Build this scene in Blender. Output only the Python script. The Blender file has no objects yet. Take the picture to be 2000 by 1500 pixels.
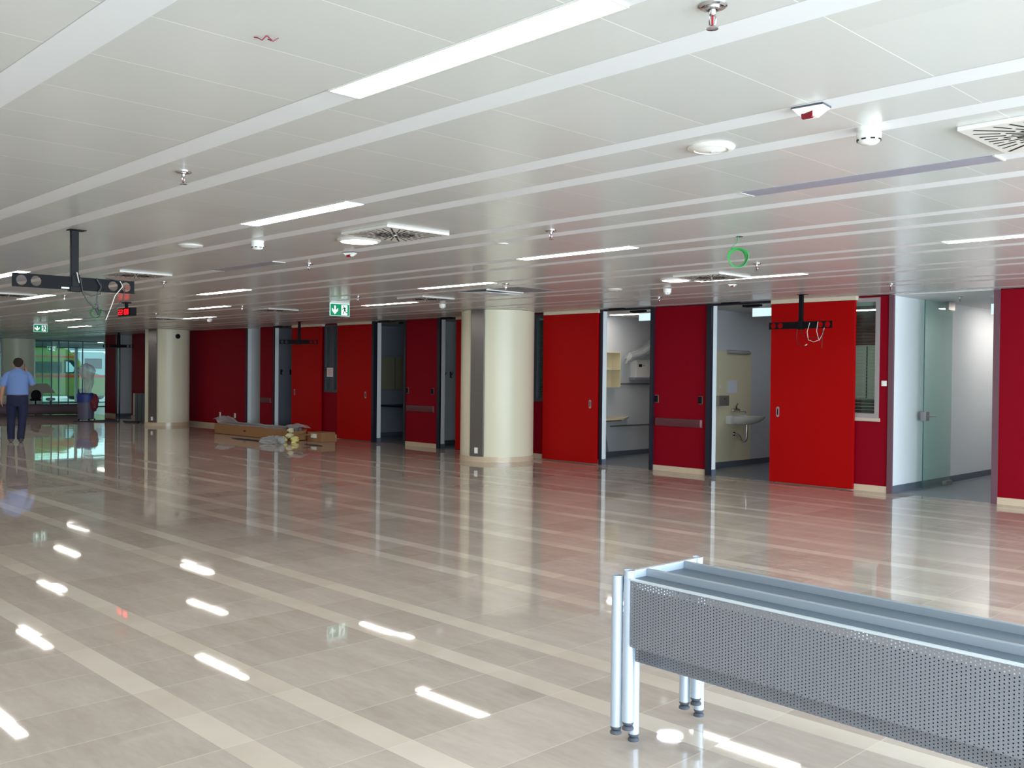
import bpy, bmesh, math, random
from mathutils import Vector, Matrix
random.seed(7)
PI = math.pi
scn = bpy.context.scene
COL = scn.collection
# ------------------------------------------------------------------ camera
CH = 1.72            # camera height
H = 2.93             # ceiling height
W = 13.85            # face of the red wall (Y)
yaw, pit, rol = [math.radians(a) for a in (-45.7815, -.67294, .60352)]
fw = Vector((math.sin(yaw)*math.cos(pit), math.cos(yaw)*math.cos(pit), math.sin(pit)))
r0 = Vector((math.cos(yaw), -math.sin(yaw), 0)); u0 = r0.cross(fw)
rt = r0*math.cos(rol)+u0*math.sin(rol); up = -r0*math.sin(rol)+u0*math.cos(rol)
cam = bpy.data.cameras.new('camera'); camo = bpy.data.objects.new('camera', cam); COL.objects.link(camo)
M = Matrix((( rt.x, up.x, -fw.x, 0), (rt.y, up.y, -fw.y, 0), (rt.z, up.z, -fw.z, CH), (0, 0, 0, 1)))
camo.matrix_world = M
cam.sensor_fit = 'HORIZONTAL'; cam.sensor_width = 36; cam.lens = 36*1870.7/2000; cam.clip_end = 400; cam.clip_start = .05
scn.camera = camo
# ------------------------------------------------------------------ world, daylight, exposure
wd = bpy.data.worlds.new('world'); scn.world = wd; wd.use_nodes = True
bg = wd.node_tree.nodes['Background']; bg.inputs[0].default_value = (.66, .87, 1, 1); bg.inputs[1].default_value = 3.0
def area(name, loc, rot, sx, sy, power, color):
    l = bpy.data.lights.new(name, 'AREA'); l.shape = 'RECTANGLE'; l.size = sx; l.size_y = sy; l.energy = power; l.color = color
    o = bpy.data.objects.new(name, l); o.location = loc; o.rotation_euler = rot; COL.objects.link(o); return o
# daylight entering through the glazed side of the hall (behind and right of the camera) and the entrance far left
area('window_daylight_right', (5.6, 3.0, 1.6), (0, PI/2, 0), 2.7, 18, 2600, (.74, .91, 1))
scn.view_settings.view_transform = 'Standard'; scn.view_settings.look = 'None'
scn.view_settings.gamma = 1; scn.view_settings.use_curve_mapping = False
scn.view_settings.exposure = 0.0
scn.cycles.use_denoising = True
scn.cycles.max_bounces = 8; scn.cycles.diffuse_bounces = 5; scn.cycles.glossy_bounces = 4
scn.cycles.transparent_max_bounces = 16; scn.cycles.caustics_reflective = False; scn.cycles.caustics_refractive = False
scn.cycles.sample_clamp_indirect = 6

# ------------------------------------------------------------------ materials
def lin(c):
    return tuple(((v/255)/12.92 if v/255 <= .04045 else (((v/255)+.055)/1.055)**2.4) for v in c)+(1,)
MATS = {}
def mat(name, c, rough=.5, metal=0, spec=.5, coat=0, emit=None, es=0, trans=0, noise=0, bump=0, nscale=8, alpha=1):
    if name in MATS: return MATS[name]
    m = bpy.data.materials.new(name); m.use_nodes = True; nt = m.node_tree; b = nt.nodes['Principled BSDF']
    b.inputs['Base Color'].default_value = lin(c); b.inputs['Roughness'].default_value = rough
    b.inputs['Metallic'].default_value = metal; b.inputs['Specular IOR Level'].default_value = spec
    b.inputs['Coat Weight'].default_value = coat
    if trans: b.inputs['Transmission Weight'].default_value = trans
    if alpha < 1: b.inputs['Alpha'].default_value = alpha
    if emit: b.inputs['Emission Color'].default_value = lin(emit); b.inputs['Emission Strength'].default_value = es
    if noise or bump:
        tc = nt.nodes.new('ShaderNodeTexCoord'); n = nt.nodes.new('ShaderNodeTexNoise'); n.inputs['Scale'].default_value = nscale
        n.inputs['Detail'].default_value = 5
        nt.links.new(tc.outputs['Object'], n.inputs['Vector'])
        if noise:
            mx = nt.nodes.new('ShaderNodeMix'); mx.data_type = 'RGBA'
            mx.inputs['A'].default_value = tuple(v*(1-noise) for v in lin(c)[:3])+(1,)
            mx.inputs['B'].default_value = tuple(min(1, v*(1+noise)) for v in lin(c)[:3])+(1,)
            nt.links.new(n.outputs['Fac'], mx.inputs['Factor']); nt.links.new(mx.outputs['Result'], b.inputs['Base Color'])
        if bump:
            bp = nt.nodes.new('ShaderNodeBump'); bp.inputs['Strength'].default_value = bump; bp.inputs['Distance'].default_value = .02
            nt.links.new(n.outputs['Fac'], bp.inputs['Height']); nt.links.new(bp.outputs['Normal'], b.inputs['Normal'])
    MATS[name] = m; return m

class NG:
    def __init__(s, name):
        s.m = bpy.data.materials.new(name); s.m.use_nodes = True; s.nt = s.m.node_tree; s.b = s.nt.nodes['Principled BSDF']
        MATS[name] = s.m
    def node(s, t, **k):
        n = s.nt.nodes.new(t)
        for a, v in k.items(): setattr(n, a, v)
        return n
    def L(s, a, b): s.nt.links.new(a, b)
    def inp(s, sock, v):
        if hasattr(v, 'is_output'): s.L(v, sock)
        else: sock.default_value = v
    def math(s, op, a, b=0., c=0.):
        n = s.node('ShaderNodeMath', operation=op); s.inp(n.inputs[0], a); s.inp(n.inputs[1], b); s.inp(n.inputs[2], c); return n.outputs[0]
    def mix(s, f, a, b):
        n = s.node('ShaderNodeMix', data_type='RGBA'); s.inp(n.inputs['Factor'], f); s.inp(n.inputs['A'], a); s.inp(n.inputs['B'], b); return n.outputs['Result']
    def pos(s):
        g = s.node('ShaderNodeNewGeometry'); x = s.node('ShaderNodeSeparateXYZ'); s.L(g.outputs['Position'], x.inputs[0]); return g.outputs['Position'], x.outputs
    def noise(s, vec, sx, sy, sz=1, detail=4, rough=.5):
        mp = s.node('ShaderNodeMapping'); mp.inputs['Scale'].default_value = (sx, sy, sz); s.L(vec, mp.inputs['Vector'])
        n = s.node('ShaderNodeTexNoise'); n.inputs['Scale'].default_value = 1; n.inputs['Detail'].default_value = detail; n.inputs['Roughness'].default_value = rough
        s.L(mp.outputs[0], n.inputs['Vector']); return n.outputs['Fac']
    def ramp(s, f, a, b):
        n = s.node('ShaderNodeMapRange'); s.inp(n.inputs[0], f); n.inputs[1].default_value = a; n.inputs[2].default_value = b; return n.outputs[0]
    def inside(s, t, a, b):       # 1 where a < t < b
        return s.math('MULTIPLY', s.math('GREATER_THAN', t, a), s.math('LESS_THAN', t, b))
    def near(s, t, step, wid):    # 1 within wid of a multiple of step
        f = s.math('FRACT', s.math('ADD', s.math('DIVIDE', t, step), 1000.5))
        return s.math('LESS_THAN', s.math('ABSOLUTE', s.math('SUBTRACT', f, .5)), wid/step)

PER = 1.615
def floor_material():
    g = NG('polished_stone_floor'); P, xyz = g.pos(); X, Y = xyz[0], xyz[1]
    t = g.math('MULTIPLY', g.math('FRACT', g.math('ADD', g.math('DIVIDE', g.math('SUBTRACT', Y, 2.63), PER), 100)), PER)
    band = g.math('ADD', g.inside(t, 0, .16), g.inside(t, 1.07, 1.23))
    # row id and tile id
    row = g.math('ADD', g.math('FLOOR', g.math('ADD', g.math('DIVIDE', g.math('SUBTRACT', Y, 2.63), PER), 100)), g.math('MULTIPLY', g.math('GREATER_THAN', t, 1.07), .5))
    tx = g.math('FLOOR', g.math('DIVIDE', X, .5))
    cb = g.node('ShaderNodeCombineXYZ'); g.L(tx, cb.inputs[0]); g.L(row, cb.inputs[1]); g.L(band, cb.inputs[2])
    wn = g.node('ShaderNodeTexWhiteNoise'); g.L(cb.outputs[0], wn.inputs['Vector'])
    v1 = g.noise(P, 1.2, 5, 1, 7, .6); v2 = g.noise(P, 9, 30, 1, 5, .6); v3 = g.noise(P, 3.1, 3.7, 1, 3)
    vein = g.math('ADD', g.math('MULTIPLY', v1, .55), g.math('ADD', g.math('MULTIPLY', v2, .25), g.math('MULTIPLY', wn.outputs['Value'], .2)))
    vein = g.ramp(vein, .3, .72)
    tile = g.mix(vein, lin((172, 159, 149)), lin((201, 190, 180)))
    bnd = g.mix(g.ramp(g.math('ADD', g.math('MULTIPLY', v3, .6), g.math('MULTIPLY', wn.outputs['Value'], .4)), .25, .75), lin((200, 188, 174)), lin((216, 206, 194)))
    c = g.mix(band, tile, bnd)
    jx = g.near(X, .5, .0028)
    jy = g.math('ADD', g.math('LESS_THAN', g.math('ABSOLUTE', g.math('SUBTRACT', t, .16)), .002), g.math('LESS_THAN', g.math('ABSOLUTE', g.math('SUBTRACT', t, 1.07)), .002))
    c = g.mix(g.math('MULTIPLY', jx, .55), c, lin((222, 212, 198)))
    c = g.mix(g.math('MINIMUM', g.math('MULTIPLY', jy, .25), 1), c, lin((120, 104, 92)))
    # builder's dust: streaky pale patches, strongest on the right of the hall
    d1 = g.noise(P, .35, .5, 1, 3); d2 = g.noise(P, 3.5, 8, 1, 8, .72)
    dust = g.math('MULTIPLY', g.ramp(d2, .47, .66), g.ramp(d1, .42, .62))
    dust = g.math('MULTIPLY', dust, g.math('MULTIPLY', g.ramp(X, -10., -4.), g.ramp(Y, 3.8, 6.5)))
    fine = g.math('MULTIPLY', g.ramp(g.noise(P, 5, 14, 1, 8, .75), .58, .85), .05)
    dust = g.math('MAXIMUM', g.math('MULTIPLY', dust, .8), fine)
    c = g.mix(dust, c, lin((214, 208, 200)))
    g.L(c, g.b.inputs['Base Color'])
    g.L(g.math('ADD', .03, g.math('MULTIPLY', dust, .3)), g.b.inputs['Roughness'])
    # every slab lies a hair out of level, which breaks the lamp reflections at the joints
    vs = g.node('ShaderNodeVectorMath', operation='SUBTRACT'); g.L(wn.outputs['Color'], vs.inputs[0]); vs.inputs[1].default_value = (.5, .5, .5)
    vm = g.node('ShaderNodeVectorMath', operation='MULTIPLY'); g.L(vs.outputs[0], vm.inputs[0]); vm.inputs[1].default_value = (.0036, .0036, 0)
    gn = g.node('ShaderNodeNewGeometry'); va = g.node('ShaderNodeVectorMath', operation='ADD'); g.L(gn.outputs['Normal'], va.inputs[0]); g.L(vm.outputs[0], va.inputs[1])
    vn = g.node('ShaderNodeVectorMath', operation='NORMALIZE'); g.L(va.outputs[0], vn.inputs[0]); g.L(vn.outputs[0], g.b.inputs['Normal'])
    g.b.inputs['Specular IOR Level'].default_value = .8
    return g.m

PERC = 1.595
def ceiling_material():
    g = NG('metal_panel_ceiling'); P, xyz = g.pos(); X, Y = xyz[0], xyz[1]
    t = g.math('MULTIPLY', g.math('FRACT', g.math('ADD', g.math('DIVIDE', g.math('SUBTRACT', Y, 1.235), PERC), 100)), PERC)
    strip = g.math('ADD', g.inside(t, 0, .17), g.inside(t, 1.075, 1.24))
    jx = g.math('MULTIPLY', g.near(g.math('ADD', X, 1.597), .5475, .0022), g.math('SUBTRACT', 1, strip))
    wn = g.node('ShaderNodeTexWhiteNoise'); cb = g.node('ShaderNodeCombineXYZ')
    g.L(g.math('FLOOR', g.math('DIVIDE', g.math('ADD', X, 1.597), .5475)), cb.inputs[0]); g.L(g.math('FLOOR', g.math('DIVIDE', Y, .8)), cb.inputs[1]); g.L(cb.outputs[0], wn.inputs['Vector'])
    base = g.mix(wn.outputs['Value'], lin((205, 207, 206)), lin((210, 212, 211)))
    c = g.mix(strip, base, lin((222, 224, 228)))
    c = g.mix(jx, c, lin((246, 244, 238)))  # bright joint lines: light caught in the gaps, put into the colour
    edge = g.math('ADD', g.math('LESS_THAN', g.math('ABSOLUTE', g.math('SUBTRACT', t, .001)), .003), g.math('LESS_THAN', g.math('ABSOLUTE', g.math('SUBTRACT', t, 1.076)), .003))
    c = g.mix(g.math('MINIMUM', g.math('MULTIPLY', edge, .6), 1), c, lin((120, 116, 116)))  # shadow line along each strip's near edge, painted into the ceiling colour
    g.L(c, g.b.inputs['Base Color'])
    g.L(g.math('ADD', .23, g.math('MULTIPLY', strip, .3)), g.b.inputs['Roughness'])
    g.b.inputs['Specular IOR Level'].default_value = .55
    return g.m

def perforated_material():
    g = NG('perforated_grey_steel'); tc = g.node('ShaderNodeTexCoord'); sx = g.node('ShaderNodeSeparateXYZ'); g.L(tc.outputs['Object'], sx.inputs[0])
    X, Z = sx.outputs[0], sx.outputs[2]
    a, b = .0152, .0132
    ci = g.math('FLOOR', g.math('DIVIDE', X, a))
    fx = g.math('MULTIPLY', g.math('SUBTRACT', g.math('FRACT', g.math('ADD', g.math('DIVIDE', X, a), 100)), .5), a)
    odd = g.math('FRACT', g.math('ADD', g.math('MULTIPLY', ci, .5), 100))
    fz = g.math('MULTIPLY', g.math('SUBTRACT', g.math('FRACT', g.math('ADD', g.math('DIVIDE', Z, b), g.math('ADD', odd, 100))), .5), b)
    d = g.math('SQRT', g.math('ADD', g.math('MULTIPLY', fx, fx), g.math('MULTIPLY', fz, fz)))
    hole = g.math('LESS_THAN', d, .0027)
    g.b.inputs['Base Color'].default_value = lin((130, 133, 142)); g.b.inputs['Roughness'].default_value = .4; g.b.inputs['Metallic'].default_value = .35
    tr = g.node('ShaderNodeBsdfTransparent'); mx = g.node('ShaderNodeMixShader'); out = g.nt.nodes['Material Output']
    g.L(hole, mx.inputs[0]); g.L(g.b.outputs[0], mx.inputs[1]); g.L(tr.outputs[0], mx.inputs[2]); g.L(mx.outputs[0], out.inputs['Surface'])
    return g.m

def film_material(name, tint, gloss_rough, base_alpha, milky=(230, 235, 238)):
    g = NG(name); out = g.nt.nodes['Material Output']
    tr = g.node('ShaderNodeBsdfTransparent'); tr.inputs[0].default_value = lin(tint)
    gl = g.node('ShaderNodeBsdfGlossy'); gl.inputs['Roughness'].default_value = gloss_rough; gl.inputs['Color'].default_value = (.95, .98, 1, 1)
    lw = g.node('ShaderNodeLayerWeight'); fac = g.math('ADD', .035, g.math('MULTIPLY', g.math('POWER', lw.outputs['Facing'], 4.5), .8))
    m1 = g.node('ShaderNodeMixShader'); g.L(fac, m1.inputs[0]); g.L(tr.outputs[0], m1.inputs[1]); g.L(gl.outputs[0], m1.inputs[2])
    df = g.node('ShaderNodeBsdfDiffuse'); df.inputs[0].default_value = lin(milky)
    m2 = g.node('ShaderNodeMixShader'); m2.inputs[0].default_value = base_alpha; g.L(m1.outputs[0], m2.inputs[1]); g.L(df.outputs[0], m2.inputs[2])
    g.L(m2.outputs[0], out.inputs['Surface']); g.nt.nodes.remove(g.b)
    return g.m

FLOOR = floor_material(); CEIL = ceiling_material(); PERF = perforated_material()
GLASS = film_material('clear_green_tinted_glass', (236, 247, 242), .02, .03, (150, 185, 172))
FILM = film_material('clear_plastic_film', (225, 228, 230), .12, .28)
CRIM = mat('crimson_wall_laminate', (132, 0, 24), .6, spec=.12)
ORED = mat('bright_red_door_laminate', (164, 0, 2), .55, spec=.14)
NAVY = mat('dark_blue_black_trim', (28, 31, 44), .4)
MAUVE = mat('mauve_grey_trim', (104, 72, 82), .45)
WHITE = mat('white_wall_paint', (226, 230, 234), .7)
GREYW = mat('pale_grey_wall_paint', (205, 208, 212), .7)
VINYL = mat('grey_vinyl_floor', (128, 134, 142), .28, noise=.06, nscale=30)
VSKIRT = mat('grey_vinyl_skirting', (96, 102, 116), .5)
SKIRT = mat('beige_stone_skirting', (206, 186, 160), .25, noise=.08, nscale=12)
COLM = mat('cream_column_paint', (226, 220, 196), .38)
STEEL = mat('brushed_stainless_steel', (150, 146, 146), .32, metal=.9)
CHROME = mat('polished_chrome', (200, 200, 205), .12, metal=1)
BLACK = mat('black_powder_coat', (8, 8, 13), .6, spec=.25)
DARK = mat('dark_void', (10, 10, 12), .8)
PLAST = mat('white_plastic', (236, 236, 232), .4)
OFFW = mat('off_white_lacquered_metal', (222, 220, 216), .35)
GREYP = mat('lilac_grey_ceiling_slot', (150, 148, 164), .5)
LAMP = mat('lit_lamp_diffuser', (255, 255, 255), .5, emit=(255, 247, 238), es=23)
LAMPR = mat('lit_round_lamp_diffuser', (255, 255, 255), .5, emit=(250, 246, 255), es=12)
FRAME = mat('silver_grey_window_frame', (168, 160, 162), .4, metal=.3)
FRAMED = mat('dark_grey_window_frame', (74, 76, 86), .4, metal=.2)
BLIND = mat('grey_blind_slat', (168, 170, 166), .5)
TUBE = mat('pale_blue_grey_steel_tube', (184, 196, 212), .35, metal=.35)
TRAY = mat('slate_grey_steel_tray', (88, 102, 116), .5, metal=.1)
HOLE_SHADE = mat('dark_panel_lining', (52, 58, 66), .7)
BEAM = mat('grey_steel_beam', (150, 158, 168), .4, metal=.3)
RUBBER = mat('dark_grey_plastic_foot', (74, 78, 88), .5)
CREAM = mat('cream_laminate', (224, 214, 184), .5)
RAILM = mat('dark_mauve_wall_rail', (92, 44, 52), .45)
GREEN = mat('emergency_green', (0, 128, 84), .4, emit=(0, 132, 88), es=.45)
SIGNW = mat('emergency_white', (235, 245, 240), .4, emit=(225, 245, 240), es=.9)
SIGNL = mat('edge_lit_sign_panel', (215, 240, 248), .3, emit=(205, 238, 250), es=1.0)
CARD = mat('brown_cardboard', (150, 108, 70), .8, noise=.1, nscale=14)
SKIN = mat('sunlit_skin', (196, 138, 112), .6)  # one even skin tone

# ------------------------------------------------------------------ mesh helpers
class MB:
    def __init__(s): s.v = []; s.f = []; s.mi = []; s.sm = []; s.m = 0
    def add(s, vs, fs, smooth=False):
        n = len(s.v); s.v += [Vector(v) for v in vs]; s.f += [[i+n for i in f] for f in fs]; s.mi += [s.m]*len(fs); s.sm += [smooth]*len(fs); return s
    def box(s, x0, x1, y0, y1, z0, z1):
        x0, x1 = min(x0, x1), max(x0, x1); y0, y1 = min(y0, y1), max(y0, y1); z0, z1 = min(z0, z1), max(z0, z1)
        return s.add([(x0, y0, z0), (x1, y0, z0), (x1, y1, z0), (x0, y1, z0), (x0, y0, z1), (x1, y0, z1), (x1, y1, z1), (x0, y1, z1)],
                     [(3, 2, 1, 0), (4, 5, 6, 7), (0, 1, 5, 4), (1, 2, 6, 5), (2, 3, 7, 6), (3, 0, 4, 7)])
    def obox(s, c, ax, ay, az, hx, hy, hz):   # oriented box
        c = Vector(c); ax, ay, az = Vector(ax)*hx, Vector(ay)*hy, Vector(az)*hz
        vs = [c+a*ax+b*ay+d*az for d in (-1, 1) for a, b in ((-1, -1), (1, -1), (1, 1), (-1, 1))]
        return s.add(vs, [(3, 2, 1, 0), (4, 5, 6, 7), (0, 1, 5, 4), (1, 2, 6, 5), (2, 3, 7, 6), (3, 0, 4, 7)])
    def lathe(s, cx, cy, prof, n=24, axis='z', cap=True, o=(0, 0, 0)):   # prof: list of (r, z)
        vs = []; fs = []
        for r, z in prof:
            for i in range(n):
                a = 2*PI*i/n; vs.append((cx+r*math.cos(a), cy+r*math.sin(a), z))
        for k in range(len(prof)-1):
            for i in range(n):
                j = (i+1) % n; fs.append((k*n+i, k*n+j, (k+1)*n+j, (k+1)*n+i))
        if cap: fs.append(tuple(range(n-1, -1, -1))); fs.append(tuple((len(prof)-1)*n+i for i in range(n)))
        if axis != 'z':
            q = []
            for x, y, z in vs:
                x, y = x-cx, y-cy
                q.append((cx+z, cy+x, o[2]+y) if axis == 'x' else (cx+x, cy+z, o[2]+y))
            vs = q
        return s.add(vs, fs, True)
    def tube(s, pts, rad, n=8, cap=True, closed=False):
        pts = [Vector(p) for p in pts]; N = len(pts); rs = rad if isinstance(rad, (list, tuple)) else [rad]*N
        vs = []; fs = []; prev = None
        for i, p in enumerate(pts):
            a = pts[i-1] if (i > 0 or closed) else p; b = pts[(i+1) % N] if (i < N-1 or closed) else p
            t = (b-a).normalized()
            if prev is None: prev = Vector((0, 0, 1)) if abs(t.z) < .9 else Vector((1, 0, 0))
            u = (prev-t*prev.dot(t)); u = u.normalized() if u.length > 1e-6 else t.orthogonal().normalized(); w = t.cross(u); prev = u
            r = rs[i]; rx, ry = r if isinstance(r, tuple) else (r, r)
            for k in range(n):
                an = 2*PI*k/n; vs.append(p+u*rx*math.cos(an)+w*ry*math.sin(an))
        for i in range(N if closed else N-1):
            j = (i+1) % N
            for k in range(n):
                l = (k+1) % n; fs.append((i*n+k, i*n+l, j*n+l, j*n+k))
        if cap and not closed: fs.append(tuple(range(n-1, -1, -1))); fs.append(tuple((N-1)*n+k for k in range(n)))
        return s.add(vs, fs, True)
    def loft(s, rings, cap=True):     # rings: lists of points, same count
        n = len(rings[0]); vs = [p for r in rings for p in r]; fs = []
        for k in range(len(rings)-1):
            for i in range(n):
                j = (i+1) % n; fs.append((k*n+i, k*n+j, (k+1)*n+j, (k+1)*n+i))
        if cap: fs.append(tuple(range(n-1, -1, -1))); fs.append(tuple((len(rings)-1)*n+i for i in range(n)))
        return s.add(vs, fs, True)
    def ell(s, c, rx, ry, rz, nu=14, nv=10):
        vs = []; fs = []
        for j in range(nv+1):
            th = PI*j/nv
            for i in range(nu):
                a = 2*PI*i/nu; vs.append((c[0]+rx*math.sin(th)*math.cos(a), c[1]+ry*math.sin(th)*math.sin(a), c[2]-rz*math.cos(th)))
        for j in range(nv):
            for i in range(nu):
                k = (i+1) % nu; fs.append((j*nu+i, j*nu+k, (j+1)*nu+k, (j+1)*nu+i))
        return s.add(vs, fs, True)
    def build(s, name, mats, parent=None, loc=None, bevel=0, local=False, weld=True):
        """vertices are in world space unless local; origin goes to loc (or the parent's place)"""
        if not isinstance(mats, (list, tuple)): mats = [mats]
        off = Vector((0, 0, 0)) if local else Vector(loc) if loc is not None else (Vector(parent['_w']) if parent is not None else Vector((0, 0, 0)))
        me = bpy.data.meshes.new(name); me.from_pydata([v-off for v in s.v], [], s.f)
        for m in mats: me.materials.append(m)
        for p, mi, sm in zip(me.polygons, s.mi, s.sm): p.material_index = mi; p.use_smooth = sm
        if weld:
            bm = bmesh.new(); bm.from_mesh(me); bmesh.ops.remove_doubles(bm, verts=bm.verts, dist=1e-6)
            bmesh.ops.recalc_face_normals(bm, faces=bm.faces); bm.to_mesh(me); bm.free()
        me.update()
        o = bpy.data.objects.new(name, me); COL.objects.link(o)
        if parent is not None:
            o.parent = parent
            if local is False and loc is not None: o.location = Vector(loc)-Vector(parent['_w'])
        elif loc is not None: o.location = loc
        o['_w'] = tuple(off)
        if bevel:
            bv = o.modifiers.new('bevel', 'BEVEL'); bv.width = bevel; bv.segments = 2; bv.limit_method = 'ANGLE'
        if any(s.sm):
            try: me.set_sharp_from_angle(angle=math.radians(40))
            except Exception: pass
        return o
def tag(o, label, cat, group=None, kind=None):
    o['label'] = label; o['category'] = cat
    if group: o['group'] = group
    if kind: o['kind'] = kind
    return o
def thing(name, loc, label, cat, group=None, rz=0):
    o = bpy.data.objects.new(name, None); o.empty_display_size = .1; COL.objects.link(o); o.location = loc; o.rotation_euler = (0, 0, rz); o['_w'] = tuple(loc)
    return tag(o, label, cat, group)
def struct(name, mb, m, **k):
    o = mb.build(name, m, **k); o['kind'] = 'structure'; return o
def copy_thing(src, loc, label=None, group=None, rz=None):
    r = src.copy(); COL.objects.link(r); r.location = loc
    if rz is not None: r.rotation_euler = (0, 0, rz)
    if label: r['label'] = label
    if group: r['group'] = group
    for ch in list(src.children):
        c = ch.copy(); COL.objects.link(c); c.parent = r
        for gch in list(ch.children):
            d = gch.copy(); COL.objects.link(d); d.parent = c
    return r
def B(x0, x1, y0, y1, z0, z1): return MB().box(x0, x1, y0, y1, z0, z1)

# ================================================================== SETTING
XR, XL, YB = 6.0, -49.0, -7.0
struct('floor', B(-43.6, XR, YB, W+.05, -.1, 0), FLOOR)
struct('floor_rooms', B(-43.6, XR, W+.05, 22, -.1, 0), VINYL)
struct('floor_entrance', B(XL, -43.6, YB, 22, -.1, 0), mat('pale_grey_entrance_paving', (196, 202, 204), .35))
struct('ceiling', B(-43.6, XR, YB, W, H, H+.1), CEIL)
struct('ceiling_rooms', B(-43.6, XR, W, 22, H-.01, H+.1), mat('plain_white_room_ceiling', (214, 214, 214), .55))
struct('ceiling_entrance', B(XL, -43.6, YB, 22, H, H+.1), mat('grey_entrance_ceiling', (186, 194, 200), .6))
struct('wall_near', B(-43, XR, YB-.2, YB, 0, H), mat('warm_white_wall_paint', (222, 216, 206), .7))
struct('ground_outside', B(-120, XL, -40, 70, -.25, -.12), mat('pale_asphalt', (176, 180, 182), .9, noise=.05, nscale=3))
# glazed side of the hall, behind and right of the camera: mullions
wr = MB()
for y in [YB+i*1.5 for i in range(15)]: wr.box(XR-.1, XR, y-.03, y+.03, 0, H)
wr.box(XR-.1, XR, YB, 14, 0, .25); wr.box(XR-.1, XR, YB, 14, 2.85, H)
struct('window_1', wr, FRAME)
# --- red wall: crimson panels between the openings
def panel(x0, x1, skirt=True, z0=0, z1=H, m=CRIM, name='wall_back'):
    struct(name, B(x0, x1, W, W+.12, z0, z1), m)
    if skirt: struct('baseboard_back', B(x0, x1, W-.012, W, 0, .095), SKIRT)
panel(-35.70, -34.68); panel(-33.33, -25.30)
panel(-24.50, -23.77)                                   # between corridor and coat room
panel(-22.66, -21.22); panel(-20.47, -19.02)            # behind the slid-open doors
panel(-21.22, -20.47, z1=1.17)                          # below the twin window
panel(-17.79, -16.62)
panel(-15.85, -13.58)
panel(-13.58, -13.0, z1=1.15)
panel(-13.0, -11.83)
panel(-10.56, -9.42)
panel(-8.10, -7.55); panel(-7.55, -6.40, z1=1.10); panel(-6.40, -6.24)
panel(-4.72, XR)
struct('wall_back', B(-7.55, -6.40, W, W+.2, 2.90, H), CRIM)
struct('wall_back', B(-21.22, -20.47, W, W+.2, 2.90, H), CRIM)
struct('wall_back', B(-13.58, -13.0, W, W+.2, 2.90, H), CRIM)
# --- dark full-height trims at the door openings
n = 0
for x0, x1, y0, y1, m in [(-34.68, -34.60, W-.02, W+.005, NAVY), (-34.42, -34.34, W-.02, W+.005, NAVY), (-25.30, -25.22, W-.02, W+.005, NAVY), (-23.77, -23.70, W-.02, W+.005, NAVY),
                       (-19.02, -18.93, W-.1, W+.005, NAVY), (-17.87, -17.79, W-.02, W+.005, NAVY), (-16.62, -16.52, W-.04, W+.005, NAVY),
                       (-11.83, -11.785, W-.04, W+.005, NAVY), (-10.63, -10.56, W-.05, W+.005, NAVY), (-9.42, -9.33, W-.06, W+.005, NAVY),
                       (-6.26, -6.19, W-.02, W+.03, MAUVE), (-4.80, -4.72, W-.02, W+.005, MAUVE)]:
    n += 1; struct('trim_%d' % n, B(x0, x1, y0, y1, 0, H-.005), m)
# thin dark head line over each opening, cream track cover over each sliding leaf
for x0, x1 in [(-23.70, -22.66), (-18.93, -17.87), (-16.52, -15.6), (-11.76, -10.63), (-9.33, -8.1)]:
    n += 1; struct('trim_%d' % n, B(x0, x1, W-.02, W+.06, H-.035, H-.001), NAVY)
for x0, x1 in [(-22.68, -21.20), (-20.50, -19.05), (-15.92, -15.2), (-13.25, -11.83), (-8.17, -6.74)]:
    n += 1; struct('trim_%d' % n, B(x0, x1, W-.10, W, H-.06, H-.001), mat('cream_track_cover', (214, 200, 178), .5))
# --- rooms behind: left walls, right walls, back walls and white reveals
def room(side, xl, xr, yb, ml, mr, mb_, rev_l=None, rev_r=None, y0=W+.12):
    struct('wall_%s_left' % side, B(xl-.1, xl, y0, yb, 0, H), ml)
    struct('wall_%s_right' % side, B(xr, xr+.1, y0, yb, 0, H), mr)
    struct('wall_%s_back' % side, B(xl-.1, xr+.1, yb, yb+.1, 0, H), mb_)
    struct('baseboard_%s_left' % side, B(xl, xl+.012, y0, yb, 0, .1), VSKIRT)
    struct('baseboard_%s_back' % side, B(xl, xr, yb-.012, yb, 0, .1), VSKIRT)
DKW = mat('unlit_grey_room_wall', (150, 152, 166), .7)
room('treatment_room', -12.85, -10.5, 18.4, GREYW, GREYW, GREYW)
room('washroom', -10.05, -6.36, 18.4, GREYW, CRIM, CRIM)
room('corridor', -6.23, -4.72, 21.0, WHITE, WHITE, GREYW, y0=W+.03)
room('cloakroom', -17.46, -13.3, 18.4, WHITE, GREYW, GREYW)
room('office', -20.6, -17.7, 18.4, DKW, DKW, DKW)
room('store', -24.38, -21.3, 18.4, DKW, DKW, DKW)
room('passage', -25.22, -24.5, 21.0, GREYW, GREYW, GREYW)
room('far_room', -34.6, -33.2, 18.4, GREYW, DKW, DKW)
struct('wall_room_right_1', B(-4.62, XR, W+.2, W+.3, 0, H), GREYW)
# white reveals just inside the openings
for x0, x1 in [(-23.77, -23.70), (-19.02, -18.93), (-16.62, -16.52), (-11.83, -11.785), (-9.42, -9.33), (-34.68, -34.60), (-25.30, -25.22)]:
    n += 1; struct('trim_%d' % n, B(x0, x1, W+.006, W+.12, .1, H-.015), WHITE)
    struct('baseboard_reveal', B(x0, x1+.008, W+.006, W+.128, 0, .1), VSKIRT)

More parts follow.
